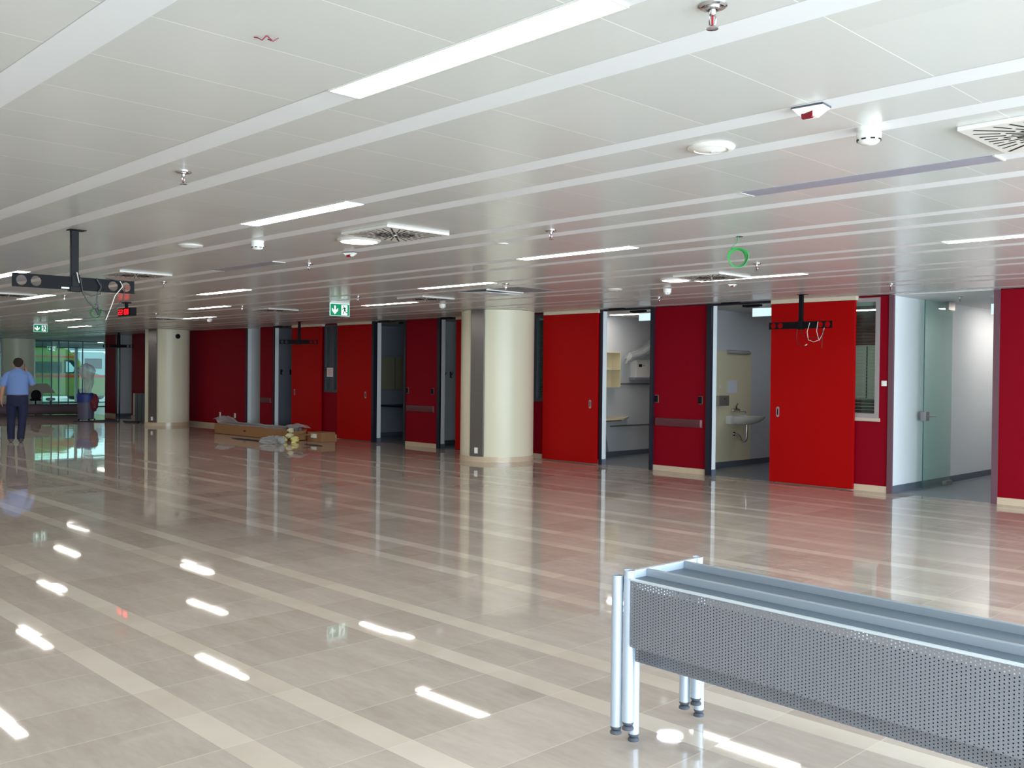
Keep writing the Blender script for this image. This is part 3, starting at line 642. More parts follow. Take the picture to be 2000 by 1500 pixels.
# ================================================================== TV CEILING BRACKETS
def bracket(x, y, ang, lab, L=1.03, cables=1, zt=2.515, zb=2.40, poledrop=None):
    t = thing('screen_bracket', (x, y, H), lab, 'screen bracket', 'black ceiling screen brackets', ang)
    d, zt, zb = L/2, zt-H, zb-H
    q = MB(); q.box(-.032, .032, .012, .055, zb-.005, -.006); q.build('pole', BLACK, t, local=True, bevel=.004)
    q = MB(); q.box(-.05, .085, -.02, .09, -.006, 0); q.build('ceiling_plate', BLACK, t, local=True)
    # plate with round holes (built as strips around polygonal holes)
    hr = .043; hc = [-d+.075, -d+.19, d-.19, d-.075]; mid = (zt+zb)/2; hw, hh = hr*1.15, (zt-zb)/2; q = MB()
    ca = math.atan2(hh, hw); angs = sorted([2*PI*i/24 for i in range(24)]+[ca, PI-ca, PI+ca, 2*PI-ca]); N = len(angs)
    xs = sorted([-d, d]+[c-hw for c in hc]+[c+hw for c in hc])
    for side, yy in ((0, -.004), (1, .004)):
        for a, b in zip(xs[::2], xs[1::2]): q.add([(a, yy, zb), (b, yy, zb), (b, yy, zt), (a, yy, zt)], [(0, 1, 2, 3)])
        for c in hc:
            inner = [(c+hr*math.cos(a), yy, mid+hr*math.sin(a)) for a in angs]; outer = []
            for a in angs:
                k = min(hw/max(abs(math.cos(a)), 1e-6), hh/max(abs(math.sin(a)), 1e-6)); outer.append((c+k*math.cos(a), yy, mid+k*math.sin(a)))
            q.add(inner+outer, [(i, (i+1) % N, N+(i+1) % N, N+i) for i in range(N)])
    for c in hc:
        q.add([(c+hr*math.cos(a), yy, mid+hr*math.sin(a)) for yy in (-.004, .004) for a in angs], [(i, (i+1) % N, N+(i+1) % N, N+i) for i in range(N)])
    q.add([(-d, -.004, zb), (-d, -.004, zt), (-d, .004, zt), (-d, .004, zb)], [(0, 1, 2, 3)]); q.add([(d, -.004, zb), (d, -.004, zt), (d, .004, zt), (d, .004, zb)], [(3, 2, 1, 0)])
    q.add([(-d, -.004, zt), (d, -.004, zt), (d, .004, zt), (-d, .004, zt)], [(0, 1, 2, 3)]); q.add([(-d, -.004, zb), (d, -.004, zb), (d, .004, zb), (-d, .004, zb)], [(3, 2, 1, 0)])
    q.build('perforated_bar', mat('black_blue_bar', (7, 8, 15), .65, spec=.2), t, local=True)
    q = MB(); q.box(-.05, .05, -.02, .06, zb-.012, zb+.03).box(-.034, .034, -.012, .0, zb, zt+.02); q.build('clamp', BLACK, t, local=True, bevel=.003)
    if cables:
        bk = mat('black_cable', (28, 28, 34), .5); wh = mat('white_cable', (206, 204, 196), .5)
        q = MB()
        if cables == 1:
            q.tube([(.03, -.03, zt-.01), (.05, -.03, zb-.02), (.09, -.03, zb-.09), (.16, -.03, zb-.16)], .005, 6)
            q.tube([(.06, -.025, zb-.01), (.12, -.03, zb-.045), (.2, -.03, zb-.02), (.21, -.03, zb+.06), (.17, -.02, zt+.003)], .004, 6)
            q.tube([(.17, -.025, zt-.01), (.21, -.03, zb+.04), (.175, -.03, zb-.02), (.17, -.03, zb-.08), (.185, -.03, zb-.15)], .005, 6)
            q.tube([(.25, -.02, zt+.008), (.36, -.02, zt-.005), (.42, -.025, zb+.05), (.40, -.03, zb-.06), (.34, -.03, zb-.14), (.25, -.03, zb-.17), (.2, -.03, zb-.16)], .004, 6)
            q.build('black_cables', bk, t, local=True, weld=False)
            q = MB(); q.tube([(.165, -.03, zb-.15), (.19, -.03, zb-.205)], [.014, .011], 8); q.build('plug', bk, t, local=True)
            q = MB(); q.tube([(.375, -.03, zt-.01), (.40, -.03, zb+.06), (.33, -.03, zb-.03), (.30, -.03, zb-.12), (.27, -.03, zb-.2), (.25, -.03, zb-.25)], .004, 6)
            q.tube([(.0, -.03, zt+.04), (.01, -.03, zt-.01), (.02, -.03, zt-.05)], .004, 6)
            q.build('white_cables', wh, t, local=True, weld=False)
            q = MB().box(-.12, -.055, -.0065, -.004, zb+.008, zb+.022); q.build('label_sticker', PLAST, t, local=True)
        else:
            q.tube([(-.03, -.02, zb), (-.04, -.02, zb-.1), (-.03, -.02, zb-.2), (.03, -.02, zb-.25), (.1, -.02, zb-.25)], .0045, 6)
            q.tube([(.02, -.02, zb), (.06, -.02, zb-.1), (.15, -.02, zb-.15), (.28, -.02, zb-.13), (.38, -.02, zb-.1), (.4, -.02, zb+.02)], .0045, 6)
            q.tube([(.38, -.02, zb), (.37, -.02, zb-.1), (.365, -.02, zb-.29)], .0045, 6)
            q.build('black_cables', bk, t, local=True, weld=False)
            q = MB(); q.tube([(.17, -.02, zt-.02), (.13, -.02, zb-.05), (.15, -.02, zb-.17), (.24, -.02, zb-.2), (.33, -.02, zb-.17), (.38, -.02, zb-.08), (.4, -.02, zb)], .0045, 6)
            q.tube([(.3, -.02, zt-.01), (.28, -.02, zb-.04), (.31, -.02, zb-.15), (.33, -.02, zb-.18)], .0045, 6); q.tube([(.1, -.02, zb-.25), (.13, -.02, zb-.235)], [.008, .008], 6)
            q.build('white_cables', wh, t, local=True, weld=False)
    return t
bracket(-8.66, 3.10, PI/2, 'nearest black screen bracket with tangled cables hanging at upper left')
bracket(-7.235, 13.0, 0, 'black screen bracket with white and black cables before the rightmost bright red door', cables=2, zt=2.525, zb=2.42)
bracket(-20.66, 12.73, .58, 'black screen bracket before the bright red door behind the cardboard box', cables=0, zt=2.48, zb=2.375)
bracket(-32.4, 13.0, .8, 'farthest black screen bracket by the dark red wall near the entrance', cables=0, zt=2.53, zb=2.43)

# red LED clock
t = thing('digital_clock', (-17.45, 7.12, H), 'hanging black digital clock with red glowing digits, upper left', 'clock')
B(-17.72, -17.16, 7.10, 7.21, 2.68, 2.825).build('clock_case', BLACK, t, bevel=.004)
q = MB().box(-17.49, -17.43, 7.13, 7.17, 2.82, H-.02); q.build('hanger', BLACK, t)
q = MB().box(-17.56, -17.36, 7.10, 7.20, H-.02, H); q.build('ceiling_plate', BLACK, t)
SEG = {'0': 'abcdef', '1': 'bc', '2': 'abged', '3': 'abgcd', '4': 'fgbc', '5': 'afgcd', '6': 'afgedc', '7': 'abc', '8': 'abcdefg', '9': 'abfgcd'}
LED = mat('red_led_digit', (255, 20, 30), .4, emit=(255, 16, 34), es=2.2)
w, h, th = .07, .095, .013
for i, ch in enumerate('22:08'):
    q = MB(); x0 = -17.695+i*.1-(.03 if i > 2 else 0)-(.0 if i < 2 else .0); z0 = 2.705; y0, y1 = 7.096, 7.0995
    if ch == ':':
        for zz in (.028, .066): q.box(x0+.0, x0+.015, y0, y1, z0+zz-.008, z0+zz+.008)
        q.build('colon', LED, t, weld=False); continue
    R_ = {'a': (0, w, h-th, h), 'd': (0, w, 0, th), 'g': (0, w, h/2-th/2, h/2+th/2), 'b': (w-th, w, h/2, h), 'c': (w-th, w, 0, h/2), 'f': (0, th, h/2, h), 'e': (0, th, 0, h/2)}
    for sgm in SEG[ch]: a, b, c_, d_ = R_[sgm]; q.box(x0+a, x0+b, y0, y1, z0+c_, z0+d_)
    q.build('digit', LED, t, weld=False)

# green escape-route signs
def exit_sign(x, y, lab, rz=0, z0=2.675, hgt=.2, wid=.39):
    # local: sign spans +-wid/2 along local y, faces local +x
    t = thing('exit_sign', (x, y, H), lab, 'exit sign', 'green escape route signs', rz); zt = z0+hgt-H; zb = z0-H; a = wid/2
    q = MB().box(-.02, .02, -a, a, zt+.012, 0); q.build('sign_housing', OFFW, t, local=True, bevel=.003)
    q = MB().box(-.006, .006, -a, a, zb, zt+.012); q.build('sign_panel', GREEN, t, local=True)
    q = MB().box(-.009, .009, -a-.004, a+.004, zt+.002, zt+.014).box(-.008, .008, -a-.004, a+.004, zb-.004, zb).box(-.008, .008, a, a+.004, zb, zt).box(-.008, .008, -a-.004, -a, zb, zt)
    q.build('lit_edge', SIGNL, t, local=True, weld=False)
    X = .0075; q = MB(); cz = (zt+zb)/2
    c0 = -a*.52
    q.add([(X, c0-.014, zt-.028), (X, c0+.014, zt-.028), (X, c0+.014, cz-.012), (X, c0+.062, cz+.03), (X, c0+.062, cz-.012), (X, c0, zb+.02), (X, c0-.062, cz-.012), (X, c0-.062, cz+.03), (X, c0-.014, cz-.012)],
          [(0, 1, 2, 8), (2, 3, 4, 5), (8, 2, 5), (8, 5, 6, 7)])
    q.build('arrow', SIGNW, t, local=True, weld=False)
    q = MB().add([(X, a*.16, zb+.012), (X, a*.78, zb+.012), (X, a*.78, zt-.012), (X, a*.16, zt-.012)], [(0, 1, 2, 3)]); q.build('white_door_field', SIGNW, t, local=True)
    q = MB(); X = .0085; m = a*.47
    def st(p, r_, w=.011):
        p, r_ = Vector((X, m+p[0], cz+p[1])), Vector((X, m+r_[0], cz+r_[1])); d = (r_-p).normalized(); s = Vector((0, -d.z, d.y))*w; q.add([p-s, p+s, r_+s, r_-s], [(0, 1, 2, 3)])
    q.add([(X, m-.012+.013*math.cos(2*PI*i/12), cz+.068+.013*math.sin(2*PI*i/12)) for i in range(12)], [tuple(range(12))])
    st((-.008, .05), (.012, 0), .015); st((-.006, .045), (-.04, .02), .006); st((-.04, .02), (-.05, .0), .006); st((0, .045), (.03, .03), .006); st((.03, .03), (.04, .05), .006)
    st((.012, .004), (.03, -.03), .009); st((.03, -.03), (.06, -.045), .008); st((.008, .004), (-.012, -.035), .009); st((-.012, -.035), (-.03, -.075), .008)
    q.build('running_figure', mat('emergency_green_figure', (0, 96, 66), .4), t, local=True, weld=False)
exit_sign(-13.99, 9.43, 'green escape sign with down arrow and running figure, left of centre')
exit_sign(-27.3, 8.87, 'distant green escape sign beside the far column', wid=.34, z0=2.69, hgt=.18)
exit_sign(-46.5, 15.6, 'farthest small green escape sign inside the glazed entrance', z0=2.5)
def lit_sign(x, y, z, w, h, lab, axis='x'):
    t = thing('edge_lit_sign', (x, y, H-.01), lab, 'lit sign', 'pale edge-lit escape signs seen from behind')
    if axis == 'x':
        B(x-w/2, x+w/2, y-.02, y+.02, z+h/2, H-.01).build('sign_housing', OFFW, t, bevel=.003); B(x-w/2, x+w/2, y-.008, y+.008, z-h/2, z+h/2).build('sign_panel', SIGNL, t)
lit_sign(-11.36, 14.62, 2.815, .34, .14, 'pale blue lit sign at ceiling inside the treatment room opening')
lit_sign(-8.86, 14.62, 2.81, .36, .14, 'pale blue lit sign at ceiling inside the washbasin room opening')
lit_sign(-5.17, 15.2, 2.75, .28, .16, 'small white lit sign high in the corridor at right')

# ================================================================== ROOM CONTENTS
def wallobj(name, x, y0, y1, z0, z1, d, m, lab, cat, grp=None, part='body'):
    t = thing(name, (x, (y0+y1)/2, z0), lab, cat, grp); B(x, x+d, y0, y1, z0, z1).build(part, m, t, bevel=.004); return t
XA = -12.85
# treatment room: open shelf, device with wrapped arm, rails, desk top
t = thing('wall_shelf', (XA, 14.8, 1.44), 'cream open two-compartment wall shelf inside the treatment room', 'shelf')
q = MB(); x0, x1, ya, yb = XA, XA+.24, 14.35, 15.40
q.box(x0, x1, ya, ya+.02, 1.44, 2.17).box(x0, x1, yb-.02, yb, 1.44, 2.17).box(x0, x0+.01, ya, yb, 1.44, 2.17); q.build('shelf_carcass', CREAM, t)
for z in (1.44, 1.80, 2.15): B(x0, x1, ya+.02, yb-.02, z, z+.02).build('shelf_board', CREAM, t)
t = wallobj('wall_device', XA, 16.02, 16.95, 1.65, 2.02, .16, PLAST, 'white wall device with small black screen inside the treatment room', 'medical device', part='device_body')
B(XA+.16, XA+.165, 16.1, 16.2, 1.87, 1.93).build('screen', BLACK, t); B(XA+.16, XA+.163, 16.23, 16.3, 1.895, 1.91).build('button_strip', GREYP, t)
B(XA, XA+.17, 15.96, 17.0, 1.60, 1.65).build('device_base', GREYP, t)
t = thing('wrapped_arm', (XA+.1, 16.3, 2.2), 'articulated arm wrapped in clear plastic above the white wall device', 'medical arm')
q = MB(); q.tube([(XA+.07, 16.8, 2.45), (XA+.2, 16.6, 2.45), (XA+.25, 16.3, 2.25), (XA+.2, 15.95, 2.1), (XA+.18, 15.75, 2.08)], [.05, .05, .045, .04, .05], 10); q.build('arm', PLAST, t)
q = MB(); rnd = random.Random(5); path = [(16.95, 2.48, .14), (16.6, 2.44, .15), (16.35, 2.28, .16), (16.1, 2.16, .12), (15.9, 2.09, .10), (15.72, 2.06, .12), (15.62, 1.98, .05)]
rings = []
for y, z, r in path: rings.append([(XA+.2+r*.8*math.cos(2*PI*i/14)*rnd.uniform(.75, 1.2), y+rnd.uniform(-.02, .02), z+r*math.sin(2*PI*i/14)*rnd.uniform(.75, 1.25)) for i in range(14)])
q.loft(rings); q.sm = [False]*len(q.sm); q.build('plastic_wrap', FILM, t)
for z, ya, lab in ((1.51, 15.40, 'upper thin grey rail on the treatment room wall'), (.63, 15.33, 'lower thin grey rail on the treatment room wall')):
    t = thing('equipment_rail', (XA, 16.2, z), lab, 'rail', 'equipment rails on the treatment room wall')
    B(XA+.035, XA+.05, ya, 17.4, z-.014, z+.014).build('rail', mat('dull_steel', (128, 122, 120), .4, metal=.5), t)
    for i in range(5): B(XA, XA+.036, ya+.12+i*.42, ya+.16+i*.42, z-.012, z+.012).build('stand_off', STEEL, t)
t = thing('wall_desk', (XA+.3, 15.2, .8), 'wood-edged desk top fixed to the treatment room wall', 'desk')
q = MB().add([(XA, 14.2, .79), (XA+.6, 14.2, .79), (XA+.5, 15.2, .79), (XA+.05, 15.92, .79), (XA, 15.92, .79), (XA, 14.2, .82), (XA+.6, 14.2, .82), (XA+.5, 15.2, .82), (XA+.05, 15.92, .82), (XA, 15.92, .82)],
    [(4, 3, 2, 1, 0), (5, 6, 7, 8, 9), (0, 1, 6, 5), (1, 2, 7, 6), (2, 3, 8, 7), (3, 4, 9, 8), (4, 0, 5, 9)])
q.build('desk_top', CREAM, t); B(XA, XA+.52, 14.2, 15.1, .765, .789).build('underside', mat('brown_wood_edge', (120, 82, 58), .6), t)
q = MB().add([(XA, 14.6, 0.1), (XA+.02, 14.6, .1), (XA+.02, 15.3, .1), (XA, 15.3, .1), (XA, 14.6, .765), (XA+.45, 14.6, .765), (XA+.45, 14.64, .765), (XA, 14.64, .765)], [(0, 1, 5, 4), (1, 2, 6, 5), (2, 3, 7, 6), (3, 0, 4, 7)]); q.build('bracket', GREYP, t)
t = thing('ceiling_lamp', (-11.9, 15.1, H-.01), 'lit strip lamp inside the treatment room', 'ceiling lamp'); B(-12.6, -11.3, 15.02, 15.16, H-.02, H-.01).build('diffuser', LAMP, t); B(-12.62, -11.28, 15.0, 15.18, H-.014, H-.01).build('lamp_frame', OFFW, t)
t = thing('ceiling_lamp', (-8.2, 16.6, H-.01), 'strip lamp inside the washbasin room, hidden by the head of the opening', 'ceiling lamp'); B(-8.8, -7.6, 16.55, 16.7, H-.02, H-.01).build('diffuser', mat('dim_lamp_diffuser', (255, 255, 255), .5, emit=(235, 245, 255), es=18), t)
# washbasin room
XB = -10.05
t = wallobj('splash_panel', XB+.001, 14.3, 16.21, .1, 2.17, .012, mat('cream_yellow_panel', (228, 218, 186), .4), 'cream yellow splash panel behind the white washbasin', 'wall panel', part='panel')
t = thing('glass_shelf', (XB, 15.75, 2.13), 'thin grey shelf lamp above the paper notice over the washbasin', 'wall lamp')
q = MB(); q.loft([[(XB+.016, y, 2.19), (XB+.10-a, y, 2.17), (XB+.11-a, y, 2.14), (XB+.08-a, y, 2.12), (XB+.016, y, 2.11)] for y, a in ((15.36, .05), (15.42, 0), (16.05, 0), (16.11, .05))]); q.build('lamp_body', mat('grey_frosted_shelf', (176, 172, 170), .4), t)
t = wallobj('paper_notice', XB+.016, 15.38, 15.72, 1.38, 1.62, .003, mat('white_paper2', (232, 228, 234), .8), 'white printed notice on the cream panel above the washbasin', 'notice', part='sheet')
q = MB()
for i, (a, b) in enumerate(((.05, .12), (.04, .28), (.03, .3), (.06, .28), (.1, .25))): q.box(XB+.015, XB+.0165, 15.38+a, 15.38+b, 1.565-i*.036, 1.573-i*.036)
q.build('text_lines', mat('grey_print', (130, 126, 140), .8), t)
t = wallobj('paper_dispenser', XB+.016, 14.95, 15.27, 1.15, 1.34, .12, mat('grey_dispenser_metal', (158, 154, 148), .35, metal=.5), 'grey metal dispenser left of the tap', 'dispenser', part='dispenser_body')
q = MB(); q.lathe(XB+.132, 15.12, [(.012, 0), (.012, .006)], 12, 'x', o=(0, 0, 1.28)); q.build('lock', CHROME, t)
t = thing('wall_socket', (XB+.016, 15.16, 1.5), 'tiny pale socket left of the notice over the washbasin', 'socket'); B(XB+.016, XB+.02, 15.13, 15.18, 1.48, 1.52).build('socket_plate', PLAST, t, bevel=.002)
t = thing('washbasin', (XB+.3, 15.62, .78), 'white wall-hung washbasin with chrome trap on cream panel', 'washbasin')
q = MB(); N = 28
def ringb(z, ln, wd, x0=0, tip=1.0):
    r = []
    for i in range(N):
        a = 2*PI*i/N; cx_ = math.cos(a); sy = math.sin(a)
        x = XB+.016+x0+ln*(.5+.5*cx_); y = 15.62+wd*sy*(1-.18*max(0, cx_)**2)
        r.append((x, y, z))
    return r
q.loft([ringb(.79, .22, .11), ringb(.80, .38, .18), ringb(.85, .52, .25), ringb(.90, .60, .285), ringb(.94, .635, .30), ringb(.955, .64, .30), ringb(.955, .58, .26, .03), ringb(.90, .50, .22, .06), ringb(.86, .28, .13, .16)])
q.build('basin', mat('white_ceramic', (226, 226, 222), .15, coat=.3), t)
B(XB+.016, XB+.14, 15.33, 15.91, .80, .965).build('basin_back', mat('white_ceramic', (226, 226, 222), .15), t, bevel=.02)
q = MB(); q.tube([(XB+.30, 15.62, .81), (XB+.30, 15.62, .55), (XB+.28, 15.62, .49), (XB+.23, 15.62, .47), (XB+.18, 15.62, .50), (XB+.16, 15.62, .56), (XB+.12, 15.62, .60), (XB+.016, 15.62, .61)], .019, 10)
q.tube([(XB+.03, 15.62, .61), (XB+.016, 15.62, .61)], .04, 14); q.build('trap', CHROME, t)
t = thing('wall_tap', (XB+.016, 15.62, 1.06), 'chrome lever tap on cream panel over the washbasin', 'tap')
q = MB(); q.tube([(XB+.016, 15.55, 1.06), (XB+.06, 15.55, 1.06)], .032, 14); q.tube([(XB+.016, 15.70, 1.06), (XB+.06, 15.70, 1.06)], .032, 14); q.tube([(XB+.06, 15.52, 1.06), (XB+.06, 15.73, 1.06)], .024, 12)
q.build('tap_body', CHROME, t); q = MB(); q.tube([(XB+.07, 15.63, 1.05), (XB+.16, 15.63, 1.03), (XB+.25, 15.63, 1.04), (XB+.27, 15.63, 1.02)], .011, 8); q.build('spout', CHROME, t)
q = MB(); q.tube([(XB+.06, 15.63, 1.08), (XB+.07, 15.63, 1.14), (XB+.10, 15.63, 1.19)], [.02, .014, .008], 8); q.build('lever', CHROME, t)
# coat hooks
def hooks(x, ys, z, place, m=CHROME):
    for i, y in enumerate(ys):
        t = thing('coat_hook', (x, y, z), '%s on the white wall, %s' % (place, ('nearest the opening', 'middle', 'farthest from the opening')[i]), 'coat hook', 'wall hooks ' + place[:12])
        q = MB(); q.box(x, x+.01, y-.02, y+.02, z-.06, z+.09); q.build('hook_plate', m, t)
        q = MB(); q.tube([(x+.01, y, z+.04), (x+.05, y, z+.01), (x+.08, y, z+.04), (x+.085, y, z+.08)], .008, 6); q.tube([(x+.01, y, z-.03), (x+.05, y, z-.06), (x+.07, y, z-.04)], .008, 6); q.build('hook_prong', m, t)
hooks(-17.46, (14.72, 14.93, 15.14), 1.64, 'double chrome hook left of the big column', mat('dark_chrome', (120, 120, 122), .25, metal=.9))
hooks(-24.38, (14.45, 14.75), 1.66, 'dark hook in the unlit store room', BLACK)
t = wallobj('wall_bench', -17.45, 14.3, 17.5, .1, .28, .1, WHITE, 'low white boxed plinth under the chrome hooks', 'plinth', part='plinth')
# dark office: desk and cupboards
t = thing('office_desk', (-20.0, 15.5, 0), 'dark desk in the unlit office beyond the bright red door', 'desk')
DD = mat('dark_blue_desk', (40, 42, 60), .5); B(-20.58, -19.1, 15.0, 17.4, .80, .84).build('desk_top', DD, t)
q = MB().add([(-19.5, 15.6, 0), (-19.42, 15.6, 0), (-19.30, 15.6, .8), (-19.50, 15.6, .8), (-19.5, 15.64, 0), (-19.42, 15.64, 0), (-19.30, 15.64, .8), (-19.50, 15.64, .8)], [(0, 1, 2, 3), (7, 6, 5, 4), (0, 4, 5, 1), (1, 5, 6, 2), (2, 6, 7, 3), (3, 7, 4, 0)]); q.build('leg', DD, t)
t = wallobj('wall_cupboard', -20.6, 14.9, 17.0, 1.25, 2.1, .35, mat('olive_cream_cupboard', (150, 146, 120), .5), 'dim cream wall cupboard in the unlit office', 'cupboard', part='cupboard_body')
for y in (15.4, 15.95, 16.5): B(-20.25, -20.245, y-.005, y+.005, 1.27, 2.08).build('door_gap', DARK, t)
t = thing('ceiling_lamp', (-5.5, 17.8, H-.01), 'strip lamp deeper in the glass door corridor', 'ceiling lamp'); B(-5.6, -5.4, 17.0, 18.5, H-.02, H-.01).build('diffuser', LAMP, t)  # lamp added out of view to brighten the corridor walls
# corridor: glass door
t = bpy.data.objects.new('door_6', None); COL.objects.link(t); t.location = (-6.10, 15.8, 0); t['kind'] = 'structure'; t['_w'] = tuple(t.location)
B(-6.106, -6.096, 14.72, 15.78, .015, H-.03).build('glass_leaf', GLASS, t)
q = MB().box(-6.107, -6.095, 14.714, 14.72, .015, H-.03); q.build('glass_edge', mat('green_glass_edge', (40, 90, 84), .2), t)
B(-6.13, -6.07, 15.55, 15.8, H-.14, H-.01).build('top_patch', STEEL, t); B(-6.13, -6.07, 15.55, 15.8, .005, .07).build('bottom_patch', STEEL, t)
q = MB().box(-6.14, -6.06, 14.70, 14.84, 1.05, 1.19); q.build('lock_box', STEEL, t, bevel=.004)
q = MB(); 
for s in (-1, 1): q.tube([(-6.10+s*.04, 14.80, 1.12), (-6.10+s*.075, 14.80, 1.12), (-6.10+s*.08, 14.84, 1.12), (-6.10+s*.08, 14.98, 1.12)], .011, 8)
q.build('lever_handle', STEEL, t)

# ================================================================== STACKED DESK FRAMES (foreground)
def desk_frame(px, py, pz, rz, lab, L=1.95, front=True, tray=True, hgt=.72, pan=(-.335, -.04), rz_lip=False):
    # local origin: foot of the front left leg; x along the desk, y towards its back legs (spacing .50)
    t = thing('desk_frame', (px, py, pz), lab, 'desk frame', 'stacked grey steel desk frames', rz)
    D = .50; top = hgt
    for x in (0, L):
        for y in (0, D):
            q = MB(); q.lathe(x, y, [(.0255, .035), (.0255, top)], 28, cap=False); q.lathe(x, y, [(.0235, .035), (.0235, top)], 28, cap=False)
            q.lathe(x, y, [(.0235, top), (.0255, top)], 28, cap=False); lg = q.build('leg', TUBE, t, local=True)
            q = MB(); q.lathe(x, y, [(.022, .022), (.024, .024), (.0255, .034), (.0245, .037)], 24); q.lathe(x, y, [(.008, .012), (.008, .026)], 10); q.lathe(x, y, [(.026, 0), (.027, .006), (.022, .014), (.012, .018)], 24); q.build('foot', RUBBER, lg, local=True)
            q = MB(); q.lathe(x, y, [(.0005, top-.012), (.0235, top-.012)], 24, cap=False); q.build('tube_plug', mat('tube_inside', (96, 108, 124), .6), lg, local=True)
    for x, s in ((0, 1), (L, -1)):
        q = MB().box(x-.012, x+.012, .024, D-.024, top-.078, top-.004); q.build('end_rail', TUBE, t, local=True, bevel=.004)
    if tray:
        for y, nm in ((.11, 'middle_beam'), (.385, 'back_beam')):
            q = MB().box(.012, L-.012, y-.009, y+.009, top-.052, top-.004); q.build(nm, BEAM, t, local=True, bevel=.004)
        q = MB().box(.012, L-.012, -.01, .385, top-.042, top-.038); q.build('cable_tray', TRAY, t, local=True)
    if front:
        q = MB().add([(.028, -.026, top+pan[0]), (L-.01, -.026, top+pan[0]), (L-.01, -.026, top+pan[1]), (.028, -.026, top+pan[1])], [(0, 1, 2, 3)])
        q.build('perforated_panel', PERF, t, local=True)
        MB().box(.03, L-.012, -.012, -.010, top+pan[0]+.004, top+pan[1]-.035).build('panel_lining', HOLE_SHADE, t, local=True)  # dark sheet added to stand for the shaded interior behind the holes
        q = MB().box(.024, L-.01, -.030, -.006, top+pan[1], top+pan[1]+.008); q.build('panel_top_fold', mat('light_steel_fold', (196, 206, 214), .35, metal=.3), t, local=True, bevel=.002)
        q = MB().box(.028, L-.01, -.0255, .05, top+pan[0]-.0015, top+pan[0]); q.build('panel_bottom_fold', PERF, t, local=True)
    return t
RZ = math.radians(-2.2)
desk_frame(-2.712, 3.392, .116, RZ, 'uppermost grey desk frame of the stack, with the large perforated panel')
desk_frame(-2.765, 3.372, .088, RZ, 'grey desk frame shifted left of the uppermost one, only its legs showing', front=False, tray=False)
desk_frame(-2.800, 3.545, 0, RZ, 'lowest grey desk frame of the stack, standing on the floor', tray=False)

# ================================================================== JUNK ON THE FLOOR BY THE RED DOORS
t = thing('cardboard_box', (-22.2, 12.55, 0), 'very long brown cardboard box with plastic-wrapped tubes, lying before the red doors', 'box')
q = MB(); x0, x1, y0, y1, hh = -24.2, -20.45, 12.32, 12.85, .27
q.box(x0, x1, y0, y0+.008, 0.002, hh).box(x0, x1, y1-.008, y1, .002, hh).box(x0, x0+.008, y0, y1, .002, hh).box(x1-.008, x1, y0, y1, .002, hh-.03).box(x0, x1, y0, y1, .002, .01)
q.build('box_body', CARD, t)
q = MB().box(-22.62, -22.5, y0-.003, y0, .12, .16); q.build('printed_mark', mat('dark_brown_print', (74, 46, 34), .8), t)
q = MB()
for i in range(4): q.tube([(x0+.1, y0+.09+i*.115, .26), (x1-.15, y0+.09+i*.115, .26)], .05, 10)
q.build('wrapped_tubes', mat('grey_wrapped_tube', (120, 110, 112), .5), t)
t = thing('plastic_sheet', (-22.2, 12.6, .3), 'crumpled clear plastic film over the tubes in the long cardboard box', 'plastic film')
q = MB(); rnd = random.Random(11); rings = []
for i in range(40):
    x = x0-.08+(x1-x0+.25)*i/39; e = .14*math.exp(-((i-1)/1.6)**2)+.10*math.exp(-((i-37)/1.6)**2); ring = []
    for k in range(11):
        y = y0-.02+(y1-y0+.04)*k/10; ring.append((x+rnd.uniform(-.02, .02), y, .325+e+rnd.uniform(-.012, .018)-.05*abs(k-5)/5))
    rings.append(ring)
vs = [p for r in rings for p in r]; q.add(vs, [(i*11+k, i*11+k+1, (i+1)*11+k+1, (i+1)*11+k) for i in range(39) for k in range(10)]); q.build('film', FILM, t)
t = thing('small_box', (-20.1, 12.9, 0), 'small brown box with white label at the right end of the long box', 'box')
B(-20.25, -19.65, 12.75, 13.15, .002, .23).build('box_body', CARD, t, bevel=.004); B(-20.10, -19.85, 12.744, 12.75, .09, .19).build('label', PLAST, t)
B(-20.25, -20.05, 12.55, 12.76, .16, .175).build('flap', CARD, t)
def blob(mb, c, r, seed, fl=.6, n=10, m=7):
    rnd = random.Random(seed); vs = []; fs = []
    for j in range(m+1):
        th = PI*j/m
        for i in range(n):
            a = 2*PI*i/n; k = rnd.uniform(.72, 1.2); vs.append((c[0]+r*k*math.sin(th)*math.cos(a), c[1]+r*k*math.sin(th)*math.sin(a), max(.004, c[2]-r*fl*k*math.cos(th))))
    for j in range(m):
        for i in range(n): fs.append((j*n+i, j*n+(i+1) % n, (j+1)*n+(i+1) % n, (j+1)*n+i))
    mb.add(vs, fs)
YF = mat('pale_yellow_foam', (226, 214, 132), .8); YF2 = mat('cream_foam', (216, 208, 170), .8)
for i, (x, y, z, r, m, lab) in enumerate([(-20.30, 12.30, .27, .09, YF2, 'cream foam piece on top of the pile at the end of the long box'), (-20.32, 12.28, .14, .10, YF2, 'cream foam piece in the middle of the pile at the box end'),
    (-20.30, 12.08, .06, .12, YF, 'bright yellow foam piece at the bottom of the pile by the box'), (-20.02, 12.26, .07, .11, YF, 'yellow foam piece on the right of the pile by the box'),
    (-19.42, 11.85, .05, .06, YF, 'small yellow foam scrap at the right end of the clear plastic bag')]):
    q = MB(); blob(q, (x, y, z), r, i+20); o = q.build('foam_piece', m, loc=(x, y, 0)); tag(o, lab, 'foam', 'foam packing pieces')
q = MB(); blob(q, (-20.05, 11.66, .08), .30, 31, .32, 18, 9); o = q.build('plastic_bag', FILM, loc=(-20.05, 11.66, 0)); tag(o, 'crumpled clear plastic bag on the floor before the yellow foam', 'plastic bag')
